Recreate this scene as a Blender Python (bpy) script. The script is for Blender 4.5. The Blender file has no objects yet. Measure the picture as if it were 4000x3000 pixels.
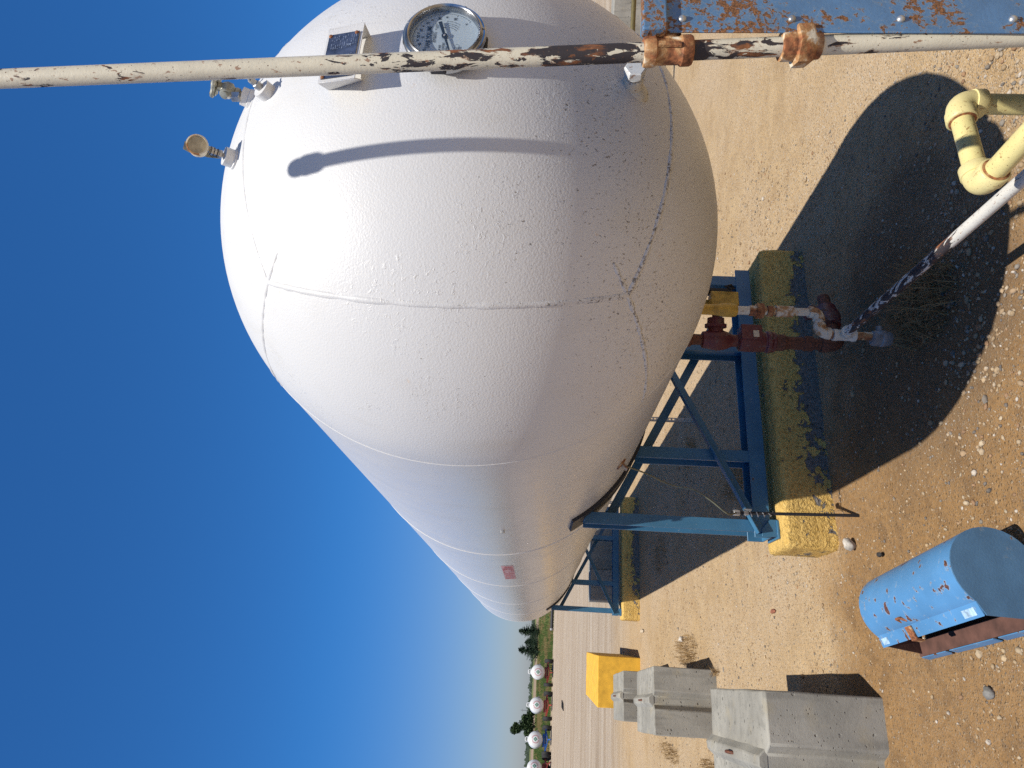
import bpy, math, random
from mathutils import Vector, Matrix, noise as mnoise
random.seed(7)
R_ = math.radians
PI = math.pi
scene = bpy.context.scene
COL = scene.collection

# ------------------------------------------------------------------ objects
def link(o):
    COL.objects.link(o); return o

def tag(o, label=None, cat=None, group=None, kind=None):
    if label: o['label'] = label
    if cat: o['category'] = cat
    if group: o['group'] = group
    if kind: o['kind'] = kind
    return o

def empty(name, loc, label, cat, group=None, rz=0.0):
    o = bpy.data.objects.new(name, None)
    o.empty_display_size = 0.2
    o.location = loc; o.rotation_euler = (0, 0, rz)
    link(o); return tag(o, label, cat, group)

class MB:
    """collects shapes and links them as ONE mesh object"""
    def __init__(s, off=(0, 0, 0)):
        s.v = []; s.f = []; s.mi = []; s.cur = 0; s.off = Vector(off); s.col = None
    def add(s, vs, fs, M=None):
        b = len(s.v)
        for p in vs:
            p = Vector(p)
            if M is not None: p = M @ p
            s.v.append(p - s.off)
        for f in fs:
            s.f.append([b + i for i in f]); s.mi.append(s.cur)
    def box(s, c, d, M=None, rz=0.0):
        x, y, z = d[0] / 2, d[1] / 2, d[2] / 2
        vs = [(-x, -y, -z), (x, -y, -z), (x, y, -z), (-x, y, -z), (-x, -y, z), (x, -y, z), (x, y, z), (-x, y, z)]
        T = Matrix.Translation(c) @ Matrix.Rotation(rz, 4, 'Z')
        if M is not None: T = M @ T
        s.add(vs, [(0, 3, 2, 1), (4, 5, 6, 7), (0, 1, 5, 4), (1, 2, 6, 5), (2, 3, 7, 6), (3, 0, 4, 7)], T)
    def prism(s, poly, z0, z1, M=None):
        n = len(poly)
        vs = [(p[0], p[1], z0) for p in poly] + [(p[0], p[1], z1) for p in poly]
        fs = [tuple(range(n - 1, -1, -1)), tuple(range(n, 2 * n))]
        for i in range(n):
            j = (i + 1) % n
            fs.append((i, j, n + j, n + i))
        s.add(vs, fs, M)
    def tube(s, pts, r, seg=16, caps=True):
        pts = [Vector(p) for p in pts]; n = len(pts)
        rs = r if isinstance(r, (list, tuple)) else [r] * n
        T = []
        for i in range(n):
            a = pts[i] - pts[i - 1] if i else pts[1] - pts[0]
            b = pts[i + 1] - pts[i] if i < n - 1 else a
            a = a.normalized() if a.length else Vector((0, 0, 1)); b = b.normalized() if b.length else a
            t = a + b
            T.append(t.normalized() if t.length > 1e-6 else a)
        up = Vector((0, 0, 1)) if abs(T[0].z) < .9 else Vector((1, 0, 0))
        nrm = (up - T[0] * up.dot(T[0])).normalized()
        vs = []; fs = []
        for i in range(n):
            if i:
                nrm = (nrm - T[i] * nrm.dot(T[i])).normalized()
            bn = T[i].cross(nrm)
            k = 1.0
            if 0 < i < n - 1:
                c = (pts[i] - pts[i - 1]).normalized().dot(T[i]); k = 1 / max(c, .5) if False else 1.0
            for q in range(seg):
                a = 2 * PI * q / seg
                vs.append(pts[i] + (nrm * math.cos(a) + bn * math.sin(a)) * rs[i] * k)
        for i in range(n - 1):
            for q in range(seg):
                w = (q + 1) % seg
                fs.append((i * seg + q, i * seg + w, (i + 1) * seg + w, (i + 1) * seg + q))
        if caps:
            fs.append(tuple(range(seg - 1, -1, -1))); fs.append(tuple(range((n - 1) * seg, n * seg)))
        s.add(vs, fs)
    def bar(s, a, b, w, h, up=(0, 0, 1)):
        """rectangular bar from a to b"""
        a = Vector(a); b = Vector(b); t = (b - a).normalized(); u = Vector(up)
        sx = t.cross(u).normalized(); uu = sx.cross(t)
        vs = []
        for p in (a, b):
            for i, j in ((-1, -1), (1, -1), (1, 1), (-1, 1)):
                vs.append(p + sx * (i * w / 2) + uu * (j * h / 2))
        s.add(vs, [(3, 2, 1, 0), (4, 5, 6, 7), (0, 1, 5, 4), (1, 2, 6, 5), (2, 3, 7, 6), (3, 0, 4, 7)])
    def lathe(s, prof, o, ax, seg=32, closed=False):
        """prof: list of (radius, height along ax)"""
        ax = Vector(ax).normalized(); o = Vector(o)
        up = Vector((0, 0, 1)) if abs(ax.z) < .9 else Vector((1, 0, 0))
        e1 = (up - ax * up.dot(ax)).normalized(); e2 = ax.cross(e1)
        vs = []; fs = []
        n = len(prof)
        for (r, h) in prof:
            for q in range(seg):
                a = 2 * PI * q / seg
                vs.append(o + ax * h + (e1 * math.cos(a) + e2 * math.sin(a)) * max(r, 1e-5))
        for i in range(n - 1 if not closed else n):
            k = (i + 1) % n
            for q in range(seg):
                w = (q + 1) % seg
                fs.append((i * seg + q, i * seg + w, k * seg + w, k * seg + q))
        if not closed:
            if prof[0][0] > 1e-4: fs.append(tuple(range(seg - 1, -1, -1)))
            if prof[-1][0] > 1e-4: fs.append(tuple(range((n - 1) * seg, n * seg)))
        s.add(vs, fs)
    def cyl(s, a, b, r, seg=20):
        s.tube([a, b], r, seg)
    def hexn(s, o, ax, r, h):
        s.lathe([(r * .9, 0), (r, h * .12), (r, h * .88), (r * .9, h)], o, ax, seg=6)
    def build(s, name, mat, parent=None, smooth=35, bevel=0, bseg=2):
        me = bpy.data.meshes.new(name)
        me.from_pydata([tuple(p) for p in s.v], [], s.f)
        ms = mat if isinstance(mat, (list, tuple)) else [mat]
        for m in ms: me.materials.append(m)
        if len(ms) > 1: me.polygons.foreach_set('material_index', s.mi)
        if smooth:
            me.polygons.foreach_set('use_smooth', [True] * len(me.polygons))
            me.set_sharp_from_angle(angle=R_(smooth))
        me.update()
        o = bpy.data.objects.new(name, me)
        link(o)
        if parent is not None: o.parent = parent
        if bevel:
            b = o.modifiers.new('bevel', 'BEVEL'); b.width = bevel; b.segments = bseg
            b.limit_method = 'ANGLE'; b.angle_limit = R_(40); b.harden_normals = False
        return o

def kids(o): return [c for c in list(COL.objects) if c.parent == o]
def copy_tree(o, parent=None):
    c = o.copy(); COL.objects.link(c)
    if parent is not None: c.parent = parent
    for ch in kids(o): copy_tree(ch, c)
    return c

def text_into(mb, txt, size, place, align='CENTER'):
    cu = bpy.data.curves.new('lettering', 'FONT'); cu.body = txt; cu.size = size
    cu.align_x = align; cu.align_y = 'CENTER'; cu.resolution_u = 3; cu.offset = size * .018
    ob = bpy.data.objects.new('lettering', cu)
    me = bpy.data.meshes.new_from_object(ob)
    mb.add([place(v.co.x, v.co.y) for v in me.vertices], [tuple(p.vertices) for p in me.polygons])
    bpy.data.objects.remove(ob); bpy.data.meshes.remove(me); bpy.data.curves.remove(cu)

# ------------------------------------------------------------------ materials
class NT:
    def __init__(s, name):
        s.m = bpy.data.materials.new(name); s.m.use_nodes = True
        s.t = s.m.node_tree; s.t.nodes.clear()
        s.out = s.t.nodes.new('ShaderNodeOutputMaterial')
    def n(s, typ, **kw):
        x = s.t.nodes.new('ShaderNode' + typ)
        for k, v in kw.items(): setattr(x, k, v)
        return x
    def set(s, sock, v):
        if isinstance(v, bpy.types.NodeSocket): s.t.links.new(v, sock)
        elif isinstance(v, (tuple, list)) and sock.type == 'RGBA' and len(v) == 3: sock.default_value = (*v, 1)
        else: sock.default_value = v
    def obj(s, rnd=False):
        c = s.n('TexCoord').outputs['Object']
        if rnd:
            oi = s.n('ObjectInfo'); m = s.n('VectorMath', operation='ADD')
            k = s.n('VectorMath', operation='SCALE'); s.set(k.inputs[0], (13.1, 7.7, 0)); s.set(k.inputs['Scale'], oi.outputs['Random'])
            s.set(m.inputs[0], c); s.set(m.inputs[1], k.outputs[0]); return m.outputs[0]
        return c
    def scl(s, v, sc, loc=(0, 0, 0)):
        m = s.n('Mapping'); s.set(m.inputs['Vector'], v); m.inputs['Scale'].default_value = sc; m.inputs['Location'].default_value = loc
        return m.outputs[0]
    def noise(s, v, sc, det=4, ro=.55, di=0, out='Fac'):
        x = s.n('TexNoise'); s.set(x.inputs['Vector'], v)
        x.inputs['Scale'].default_value = sc; x.inputs['Detail'].default_value = det
        x.inputs['Roughness'].default_value = ro; x.inputs['Distortion'].default_value = di
        return x.outputs[out]
    def vor(s, v, sc, feat='F1', out='Distance', dim='3D'):
        x = s.n('TexVoronoi', feature=feat, voronoi_dimensions=dim); s.set(x.inputs['Vector'], v); x.inputs['Scale'].default_value = sc
        return x.outputs[out]
    def ma(s, op, a, b=0.0, c=None, clamp=False):
        x = s.n('Math', operation=op, use_clamp=clamp); s.set(x.inputs[0], a); s.set(x.inputs[1], b)
        if c is not None: s.set(x.inputs[2], c)
        return x.outputs[0]
    def step(s, v, lo, hi, a=0.0, b=1.0):
        x = s.n('MapRange', interpolation_type='SMOOTHSTEP', clamp=True); s.set(x.inputs[0], v)
        s.set(x.inputs[1], lo); s.set(x.inputs[2], hi); s.set(x.inputs[3], a); s.set(x.inputs[4], b)
        return x.outputs[0]
    def mix(s, f, a, b, mode='MIX'):
        x = s.n('Mix', data_type='RGBA', blend_type=mode); s.set(x.inputs[0], f); s.set(x.inputs[6], a); s.set(x.inputs[7], b)
        return x.outputs[2]
    def ramp(s, f, els, interp='LINEAR'):
        x = s.n('ValToRGB'); s.set(x.inputs[0], f); cr = x.color_ramp; cr.interpolation = interp
        while len(cr.elements) < len(els): cr.elements.new(.5)
        for e, (p, c) in zip(cr.elements, els): e.position = p; e.color = (*c, 1)
        return x.outputs[0]
    def xyz(s, v):
        x = s.n('SeparateXYZ'); s.set(x.inputs[0], v); return x.outputs
    def bump(s, h, st, di=.01, nrm=None):
        x = s.n('Bump'); s.set(x.inputs['Height'], h); s.set(x.inputs['Strength'], st); x.inputs['Distance'].default_value = di
        if nrm is not None: s.set(x.inputs['Normal'], nrm)
        return x.outputs[0]
    def done(s, col, rough=.6, metal=0.0, nrm=None, spec=None, coat=0):
        p = s.n('BsdfPrincipled'); s.set(p.inputs['Base Color'], col); s.set(p.inputs['Roughness'], rough); s.set(p.inputs['Metallic'], metal)
        if nrm is not None: s.set(p.inputs['Normal'], nrm)
        if spec is not None: s.set(p.inputs['Specular IOR Level'], spec)
        s.t.links.new(p.outputs[0], s.out.inputs[0]); s.p = p
        return s.m

MATS = {}
def simple(name, col, rough=.6, metal=0.0, var=.12, sc=20, bump=0.0, bsc=60, spec=None):
    if name in MATS: return MATS[name]
    n = NT(name); c = n.obj(True)
    f = n.noise(c, sc, 5)
    lo = tuple(max(0, x * (1 - var * 2)) for x in col); hi = tuple(min(1, x * (1 + var)) for x in col)
    cc = n.ramp(f, [(.3, lo), (.7, hi)])
    nr = n.bump(n.noise(c, bsc, 4), bump, .004) if bump else None
    MATS[name] = n.done(cc, rough, metal, nr, spec)
    return MATS[name]

def tank_paint(name, base=(.615, .61, .595), dirt=1.0):
    n = NT(name); c = n.obj(); x, y, z = n.xyz(c)
    big = n.noise(c, 1.3, 3); med = n.noise(c, 6, 4)
    # flaked-off paint: small dark dashes, thicker in patches and on the flank below the middle of the shell
    cs = n.scl(c, (1, 1, .55))
    fl = n.noise(cs, 125, 7, .64, .5)
    low = n.step(z, 2.35, 1.55)
    thr = n.ma('SUBTRACT', .705, n.ma('ADD', n.ma('MULTIPLY', low, .075 * dirt), n.ma('MULTIPLY', n.ma('SUBTRACT', big, .5), .18)))
    dash = n.step(fl, thr, n.ma('ADD', thr, .02))
    fl2 = n.noise(n.scl(c, (1, 1, .3), (4, 2, 1)), 42, 8, .7, 1.2)
    thr2 = n.ma('SUBTRACT', .765, n.ma('ADD', n.ma('MULTIPLY', low, .06 * dirt), n.ma('MULTIPLY', n.ma('SUBTRACT', med, .5), .26)))
    dash2 = n.step(fl2, thr2, n.ma('ADD', thr2, .03))
    allf = n.ma('MAXIMUM', dash, dash2)
    stain = n.noise(n.scl(c, (1.5, 1.5, .35)), 5, 5, .6)
    col = n.mix(n.step(stain, .5, .8, 0, .35), base, (base[0] * .86, base[1] * .82, base[2] * .74))
    rust = n.step(n.noise(c, 23, 5), .70, .78, 0, .45)
    col = n.mix(rust, col, (.58, .40, .24))
    bare = n.ramp(n.noise(c, 90, 2), [(.4, (.035, .026, .02)), (.65, (.13, .085, .05))])
    col = n.mix(n.ma('MULTIPLY', allf, .72), col, bare)
    peel = n.noise(c, 150, 3, .5)                      # orange peel of brushed paint
    bl = n.noise(c, 58, 6, .6, .6)                     # blisters and drips in patches
    blm = n.ma('MULTIPLY', n.step(n.noise(c, 2.6, 4), .5, .62), n.step(bl, .55, .7))
    h = n.ma('ADD', n.ma('MULTIPLY', peel, .40), n.ma('MULTIPLY', blm, .55))
    h = n.ma('SUBTRACT', h, n.ma('MULTIPLY', allf, .4))
    nr = n.bump(h, n.step(y, -.2, .35, .42, .16), .006)
    nr = n.bump(n.noise(c, 2.2, 2), .06, .05, nr)
    rough = n.ma('ADD', n.step(y, -.3, .5, .34, .20), n.ma('MULTIPLY', med, .16))
    return n.done(col, rough, 0, nr, .5)

def peel_pipe(name, paint, bare=(.028, .022, .024), rust=(.30, .11, .035), axis=2, amt=0.0, zones=(), rusty=.1, sc=1.0, r=.45):
    """cream paint flaking from steel; zones = (lo, hi) stretches along the axis that have lost most of it"""
    n = NT(name); c = n.obj(); xs = n.xyz(c)
    st = [1, 1, 1]; st[axis] = .30
    cs = n.scl(c, tuple(st))
    f = n.noise(cs, 38 * sc, 7, .62, .9)
    big = n.noise(cs, 7 * sc, 3)
    v = n.ma('ADD', f, n.ma('MULTIPLY', n.ma('SUBTRACT', big, .5), .55))
    for lo, hi, a in zones:
        inz = n.ma('MULTIPLY', n.step(xs[axis], lo - .05, lo + .03), n.step(xs[axis], hi + .03, hi - .05))
        v = n.ma('ADD', v, n.ma('MULTIPLY', inz, a))
    m = n.step(v, .70 - amt, .715 - amt)
    edge = n.step(v, .655 - amt, .70 - amt)
    col = n.ramp(n.noise(c, 12, 4), [(.3, tuple(k * .86 for k in paint)), (.7, paint)])
    rc = n.ramp(n.noise(c, 70, 5), [(.3, tuple(k * .45 for k in rust)), (.7, rust)])
    col = n.mix(n.ma('MULTIPLY', edge, n.step(n.noise(c, 25, 3), .5, .62, 0, .8)), col, rc)
    rm = n.step(n.noise(cs, 24, 5), .66 - rusty, .74 - rusty)
    bc = n.mix(rm, bare, rc)
    col = n.mix(m, col, bc)
    sp = n.step(n.noise(c, 190, 3), .67, .70)
    col = n.mix(sp, col, (.12, .06, .03))
    fk = n.step(n.noise(n.scl(c, tuple(.5 if k < 1 else 1 for k in st), (3, 1, 2)), 85, 5, .6), .63, .66)
    col = n.mix(n.ma('MULTIPLY', fk, .75), col, rc)
    h = n.ma('SUBTRACT', 1.0, m)
    nr = n.bump(h, .5, .0012); nr = n.bump(n.noise(c, 140, 3), .25, .002, nr)
    return n.done(col, n.ma('ADD', r, n.ma('MULTIPLY', m, .2)), 0, nr)

def rusty_steel(name, paint, amt=0.0, sc=1.0, rust=(.20, .085, .03), dark=(.05, .024, .013), rough=.5, top=None):
    n = NT(name); c = n.obj(True)
    f = n.noise(c, 42 * sc, 8, .66, .5); big = n.noise(c, 5.5 * sc, 4, .6)
    v = n.ma('ADD', f, n.ma('MULTIPLY', n.ma('SUBTRACT', big, .5), 1.0))
    if top: v = n.ma('ADD', v, n.step(n.xyz(n.obj())[2], top[0], top[1], 0, top[2]))
    m = n.step(v, .64 - amt, .68 - amt)
    halo = n.step(v, .55 - amt, .66 - amt)
    col = n.ramp(n.noise(c, 9, 5), [(.25, tuple(k * .72 for k in paint)), (.75, tuple(min(1, k * 1.12) for k in paint))])
    grey = tuple(.5 * k + .5 * g for k, g in zip(paint, (.30, .32, .27)))
    col = n.mix(n.ma('MULTIPLY', halo, .55), col, grey)
    rc = n.ramp(n.noise(c, 130 * sc, 4), [(.32, dark), (.55, rust), (.75, tuple(min(1, k * 1.7) for k in rust))])
    col = n.mix(m, col, rc)
    h = n.ma('ADD', n.ma('MULTIPLY', n.noise(c, 120, 4), .5), n.ma('MULTIPLY', m, n.noise(c, 260, 3)))
    nr = n.bump(h, .45, .0035)
    return n.done(col, n.ma('ADD', rough, n.ma('MULTIPLY', m, .3)), 0, nr)

def chipped_blue(name, paint, sc=1.0, chip=0.0):
    n = NT(name); c = n.obj()
    f = n.noise(c, 27 * sc, 4, .55); m = n.step(f, .70 - chip, .715 - chip)
    halo = n.step(f, .65 - chip, .71 - chip)
    fine = n.step(n.noise(c, 95, 3), .69, .73)
    col = n.ramp(n.noise(c, 6, 5), [(.25, tuple(k * .8 for k in paint)), (.75, tuple(min(1, k * 1.1) for k in paint))])
    col = n.mix(n.ma('MULTIPLY', halo, .38), col, (.40, .40, .35))
    col = n.mix(n.ma('MULTIPLY', fine, .55), col, (.33, .33, .28))
    col = n.mix(m, col, n.ramp(n.noise(c, 140, 3), [(.3, (.04, .02, .015)), (.7, (.18, .075, .04))]))
    nr = n.bump(n.ma('SUBTRACT', n.noise(c, 60, 3), m), .25, .002)
    return n.done(col, .42, 0, nr)

def rusted(name, cream=.5, red=(.24, .085, .03)):
    """rust-stained fitting with remnants of cream paint"""
    n = NT(name); c = n.obj()
    f = n.noise(c, 16, 6, .6, .4); g = n.noise(c, 85, 5)
    rc = n.ramp(g, [(.3, tuple(k * .35 for k in red)), (.52, red), (.75, tuple(min(1, k * 1.8) for k in red))])
    m = n.step(f, cream, cream + .10)
    mid = n.step(f, cream - .10, cream + .05)
    col = n.mix(mid, rc, (.45, .25, .10)); col = n.mix(m, col, (.62, .55, .42))
    nr = n.bump(n.noise(c, 120, 5), .5, .003)
    return n.done(col, .72, 0, nr)

def concrete(name, base=(.36, .345, .31), pits=1.0):
    n = NT(name); c = n.obj(True)
    a = n.noise(c, 2.2, 5, .6); b = n.noise(n.scl(c, (2.5, 2.5, .35)), 6, 4); g = n.noise(c, 160, 3)
    col = n.ramp(a, [(.3, tuple(k * .70 for k in base)), (.7, tuple(min(1, k * 1.15) for k in base))])
    col = n.mix(n.step(b, .48, .68, 0, .6), col, tuple(k * .62 for k in base))
    col = n.mix(n.step(n.noise(c, 5, 3), .56, .72, 0, .4), col, (base[0] * 1.1, base[1] * .98, base[2] * .75))
    pv = n.vor(c, 17, 'F1'); pn = n.noise(c, 9, 3)
    pit = n.ma('MULTIPLY', n.step(pv, .20, .12), n.step(pn, .50, .58))
    pit2 = n.ma('MULTIPLY', n.step(n.vor(c, 48), .22, .12), n.step(n.noise(c, 14, 2), .5, .6))
    pit = n.ma('MAXIMUM', pit, n.ma('MULTIPLY', pit2, .7))
    col = n.mix(n.step(g, .58, .68, 0, .35), col, tuple(k * .5 for k in base))
    col = n.mix(n.ma('MULTIPLY', pit, .6 * pits), col, tuple(k * .35 for k in base))
    h = n.ma('SUBTRACT', n.ma('ADD', n.ma('MULTIPLY', g, .12), n.ma('MULTIPLY', n.noise(c, 30, 5), .25)), n.ma('MULTIPLY', pit, pits))
    nr = n.bump(h, .6, .012)
    return n.done(col, .85, 0, nr, .25)

def peeling_yellow(name):
    """yellow paint coming off a concrete plinth in scabs, most of all along the foot of its sides"""
    n = NT(name); c = n.obj(); x, y, z = n.xyz(c)
    f = n.noise(c, 16, 8, .66, .5); big = n.noise(c, 3.2, 4)
    foot = n.step(z, .20, .02, 0, .30)
    mid = n.ma('MULTIPLY', n.step(x, .55, 1.15), n.step(x, 2.05, 1.6, 0, 1))
    v = n.ma('ADD', f, n.ma('MULTIPLY', n.ma('SUBTRACT', big, .5), .55))
    v = n.ma('ADD', v, n.ma('MULTIPLY', foot, n.ma('ADD', n.step(x, .1, .8, .28, .72), n.ma('MULTIPLY', mid, .6))))
    m = n.step(v, .665, .68)
    yl = n.ramp(n.noise(c, 14, 5), [(.25, (.64, .40, .10)), (.75, (.80, .535, .17))])
    yl = n.mix(n.step(n.noise(c, 55, 4), .58, .72, 0, .5), yl, (.70, .56, .27))
    yl = n.mix(n.step(n.noise(c, 36, 6, .65, .4), .47, .38, 0, .6), yl, (.25, .16, .045))
    gc = n.ramp(n.noise(c, 40, 5), [(.3, (.13, .115, .10)), (.7, (.27, .245, .215))])
    dk = n.step(n.noise(c, 30, 3), .62, .66)
    gc = n.mix(n.ma('MULTIPLY', dk, .8), gc, (.035, .03, .028))
    col = n.mix(m, yl, gc)
    scab = n.noise(c, 46, 6, .65, .4)
    h = n.ma('ADD', n.ma('MULTIPLY', n.ma('SUBTRACT', 1.0, m), .55), n.ma('MULTIPLY', scab, .9))
    nr = n.bump(h, 1.0, .028)
    return n.done(col, .8, 0, nr, .3)

def ground_mat():
    n = NT('sandy_gravel'); c = n.obj(); x, y, z = n.xyz(c)
    big = n.noise(c, .55, 4); med = n.noise(c, 3.5, 5, .6); fine = n.noise(c, 38, 5, .65); grit = n.noise(c, 240, 3, .6)
    sand = n.ramp(med, [(.3, (.34, .222, .108)), (.7, (.465, .328, .175))])
    sand = n.mix(n.step(big, .4, .65), sand, (.43, .31, .185))
    # damp brown soil in front of the plinth and round the trough
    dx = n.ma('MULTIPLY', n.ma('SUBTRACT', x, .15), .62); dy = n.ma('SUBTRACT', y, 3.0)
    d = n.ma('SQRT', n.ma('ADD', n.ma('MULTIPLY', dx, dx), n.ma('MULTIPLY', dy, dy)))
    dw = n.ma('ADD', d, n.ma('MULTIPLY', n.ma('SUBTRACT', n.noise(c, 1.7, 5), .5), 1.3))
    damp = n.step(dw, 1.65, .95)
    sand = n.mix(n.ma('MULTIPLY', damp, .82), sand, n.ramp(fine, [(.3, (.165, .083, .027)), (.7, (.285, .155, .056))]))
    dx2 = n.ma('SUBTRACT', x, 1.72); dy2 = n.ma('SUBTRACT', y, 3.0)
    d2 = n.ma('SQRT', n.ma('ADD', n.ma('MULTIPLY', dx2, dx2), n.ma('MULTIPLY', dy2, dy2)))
    soil_shade = n.step(n.ma('ADD', d2, n.ma('MULTIPLY', n.ma('SUBTRACT', n.noise(c, 2.2, 5), .5), 1.1)), 1.0, .55)  # dark patch painted into the ground round the valves, deepening the tank's shadow
    sand = n.mix(n.ma('MULTIPLY', soil_shade, .8), sand, (.135, .088, .050))
    blot = n.step(n.noise(c, 6.5, 6, .65), .50, .66, 0, .6)
    sand = n.mix(n.ma('MULTIPLY', blot, n.ma('ADD', .25, n.ma('MULTIPLY', damp, .75))), sand, (.15, .088, .042))
    # graded lane: greyer, with wheel tracks along x
    lane = n.ma('MULTIPLY', n.step(n.ma('ADD', y, n.ma('MULTIPLY', n.ma('SUBTRACT', big, .5), 3)), 12.5, 17.5), n.step(y, 75, 66))
    tr = n.noise(n.scl(c, (.03, 1.0, 1)), .42, 6, .7)
    tr2 = n.noise(n.scl(c, (.08, 1.0, 1)), 4.5, 4, .6)
    lc = n.ramp(tr, [(.38, (.21, .155, .11)), (.46, (.37, .31, .25)), (.53, (.24, .175, .12)), (.60, (.40, .345, .285))])
    lc = n.mix(n.step(tr2, .48, .66, 0, .55), lc, (.43, .375, .31))
    sand = n.mix(n.ma('MULTIPLY', lane, .9), sand, lc)
    # pebbles in three sizes
    def peb(sc, thr, rad):
        v = n.n('TexVoronoi', feature='F1', voronoi_dimensions='2D'); n.set(v.inputs['Vector'], c); v.inputs['Scale'].default_value = sc
        r = n.xyz(v.outputs['Color'])
        has = n.ma('GREATER_THAN', r[0], thr)
        m = n.ma('MULTIPLY', has, n.step(v.outputs['Distance'], rad, rad * .8))
        pc = n.ramp(r[1], [(0, (.52, .42, .30)), (.3, (.46, .34, .20)), (.5, (.33, .215, .115)), (.65, (.53, .42, .28)), (.80, (.66, .59, .49)), (.91, (.13, .11, .095)), (1, (.38, .26, .16))], 'CONSTANT')
        hh = n.ma('MULTIPLY', has, n.step(v.outputs['Distance'], rad, 0))
        return m, pc, hh
    dens = n.noise(c, 1.1, 4)
    m1, c1, h1 = peb(40, .66, .29); m2, c2, h2 = peb(85, .40, .36); m3, c3, h3 = peb(170, .35, .42)
    dm = n.step(dens, .38, .58, .35, 1)
    keep = n.ma('SUBTRACT', 1.0, n.ma('MULTIPLY', damp, .72))
    col = n.mix(n.ma('MULTIPLY', n.ma('MULTIPLY', m3, .8), keep), sand, c3)
    col = n.mix(n.ma('MULTIPLY', n.ma('MULTIPLY', m2, dm), n.ma('MULTIPLY', keep, .9)), col, c2)
    col = n.mix(n.ma('MULTIPLY', n.ma('MULTIPLY', m1, dm), n.ma('MULTIPLY', keep, .8)), col, c1)
    col = n.mix(n.step(fine, .40, .24, 0, .55), col, (.17, .105, .06))
    h = n.ma('ADD', n.ma('MULTIPLY', fine, .5), n.ma('MULTIPLY', grit, .16))
    h = n.ma('ADD', h, n.ma('ADD', n.ma('MULTIPLY', h1, .8), n.ma('ADD', n.ma('MULTIPLY', h2, .45), n.ma('MULTIPLY', h3, .2))))
    nr = n.bump(h, .75, .018)
    nr = n.bump(n.noise(n.scl(c, (1, .5, 1)), 2.4, 4), .35, .05, nr)
    return n.done(col, .92, 0, nr, .15)

def pebble_mat():
    n = NT('pebble_stone'); a = n.n('Attribute', attribute_name='tint'); c = n.obj()
    col = n.mix(n.step(n.noise(c, 120, 3), .4, .7, 0, .35), a.outputs['Color'], (.30, .22, .15))
    return n.done(col, .8, 0, n.bump(n.noise(c, 200, 3), .3, .003), .3)

def leaf_mat(name, a, b, sc=1.5, tr=.15):
    n = NT(name); c = n.obj(True)
    col = n.ramp(n.noise(c, sc, 4), [(.3, a), (.7, b)])
    return n.done(col, .7, 0, None, .2)

def stripes_mat(name, cols, sx, sy):
    n = NT(name); c = n.obj()
    f = n.noise(n.scl(c, (sx, sy, 1)), 1, 6, .65)
    return n.done(n.ramp(f, cols), .95, 0, None, .05)

WHITE = tank_paint('tank_paint')
SEAMP = tank_paint('seam_paint', (.60, .595, .58), 1.9)
CREAM = (.66, .61, .47)
M_RISER = peel_pipe('riser_paint', CREAM, amt=.055, zones=((1.6, 1.80, .28), (1.80, 2.3, .085), (1.46, 1.50, .4), (1.30, 1.45, .07)), sc=1.5)
M_CREAM = peel_pipe('cream_paint', (.64, .60, .50), amt=.03)
M_YPIPE = peel_pipe('yellow_pipe_paint', (.70, .60, .26), bare=(.34, .22, .08), rust=(.42, .22, .07), amt=.015, rusty=.02, r=.45)
M_BLUERUST = rusty_steel('rusty_blue_plate', (.075, .175, .32), .055, 1.7, top=(1.30, 1.56, .10))
M_BLUE = chipped_blue('frame_blue', (.045, .150, .255))
M_LBLUE = chipped_blue('trough_blue', (.085, .235, .44), .8, .07)
M_RUST = rusted('rusted_fitting', .56)
M_RUST2 = rusted('rusted_dark_pipe', .8, (.13, .045, .022))
M_RED = rusty_steel('valve_red', (.115, .020, .022), .05, 1.0, (.13, .05, .025))
M_CONC = concrete('grey_concrete', (.30, .285, .245), 1.4)
M_YBLOCK = rusty_steel('block_yellow', (.72, .40, .035), -.22, .5, (.30, .18, .04), (.10, .06, .02), .75)
M_YPEEL = peeling_yellow('peeling_yellow_paint')
M_YELLOW = simple('valve_yellow', (.55, .33, .045), .5, 0, .2, 30, .5, 60)
M_GALV = simple('galvanised_steel', (.46, .46, .45), .42, .75, .15, 40, .2)
M_CHROME = simple('polished_bezel', (.42, .43, .45), .27, 1.0, .2, 25)
M_GREY = simple('grey_cast_valve', (.27, .262, .255), .55, .2, .15, 40, .3)
M_CAST = simple('olive_cast_body', (.36, .36, .30), .5, .3, .25, 35, .4)
M_BLACK = simple('black_paint', (.012, .013, .016), .4)
M_INK = simple('printing_ink', (.02, .025, .035), .6, 0, .02)
M_DIAL = simple('dial_silver', (.37, .43, .46), .45, .0, .03, 6)
M_TANF = simple('faded_tan_dial', (.42, .35, .22), .35, 0, .14, 55)
M_NPLATE = simple('dark_blue_nameplate', (.09, .11, .165), .35, .4, .3, 40)
M_ENGR = simple('engraved_metal', (.62, .64, .66), .35, .7, .2, 60)
M_BROWN = simple('brown_primer', (.105, .048, .034), .75, 0, .2, 18, .25)
M_DARK = simple('dark_steel', (.030, .030, .034), .55, .3, .2, 30, .3)
M_WIRE = simple('wire_green_grey', (.20, .20, .13), .5, .3, .2, 50)
M_RUBBER = simple('tyre_rubber', (.020, .019, .018), .8, 0, .2, 20)
M_NWHITE = simple('nurse_tank_white', (.66, .655, .63), .35, 0, .05, 4)
M_NRED = simple('gear_red', (.22, .028, .02), .5, 0, .2, 6)
M_NBLUE = simple('gear_blue', (.02, .10, .36), .5, 0, .2, 6)
M_GREEN = simple('logo_green', (.02, .20, .11), .5, 0, .05)
M_LRED = simple('logo_red', (.50, .06, .05), .5, 0, .05)
M_STICK = simple('faded_red_sticker', (.62, .36, .37), .6, 0, .15, 30)
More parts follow.
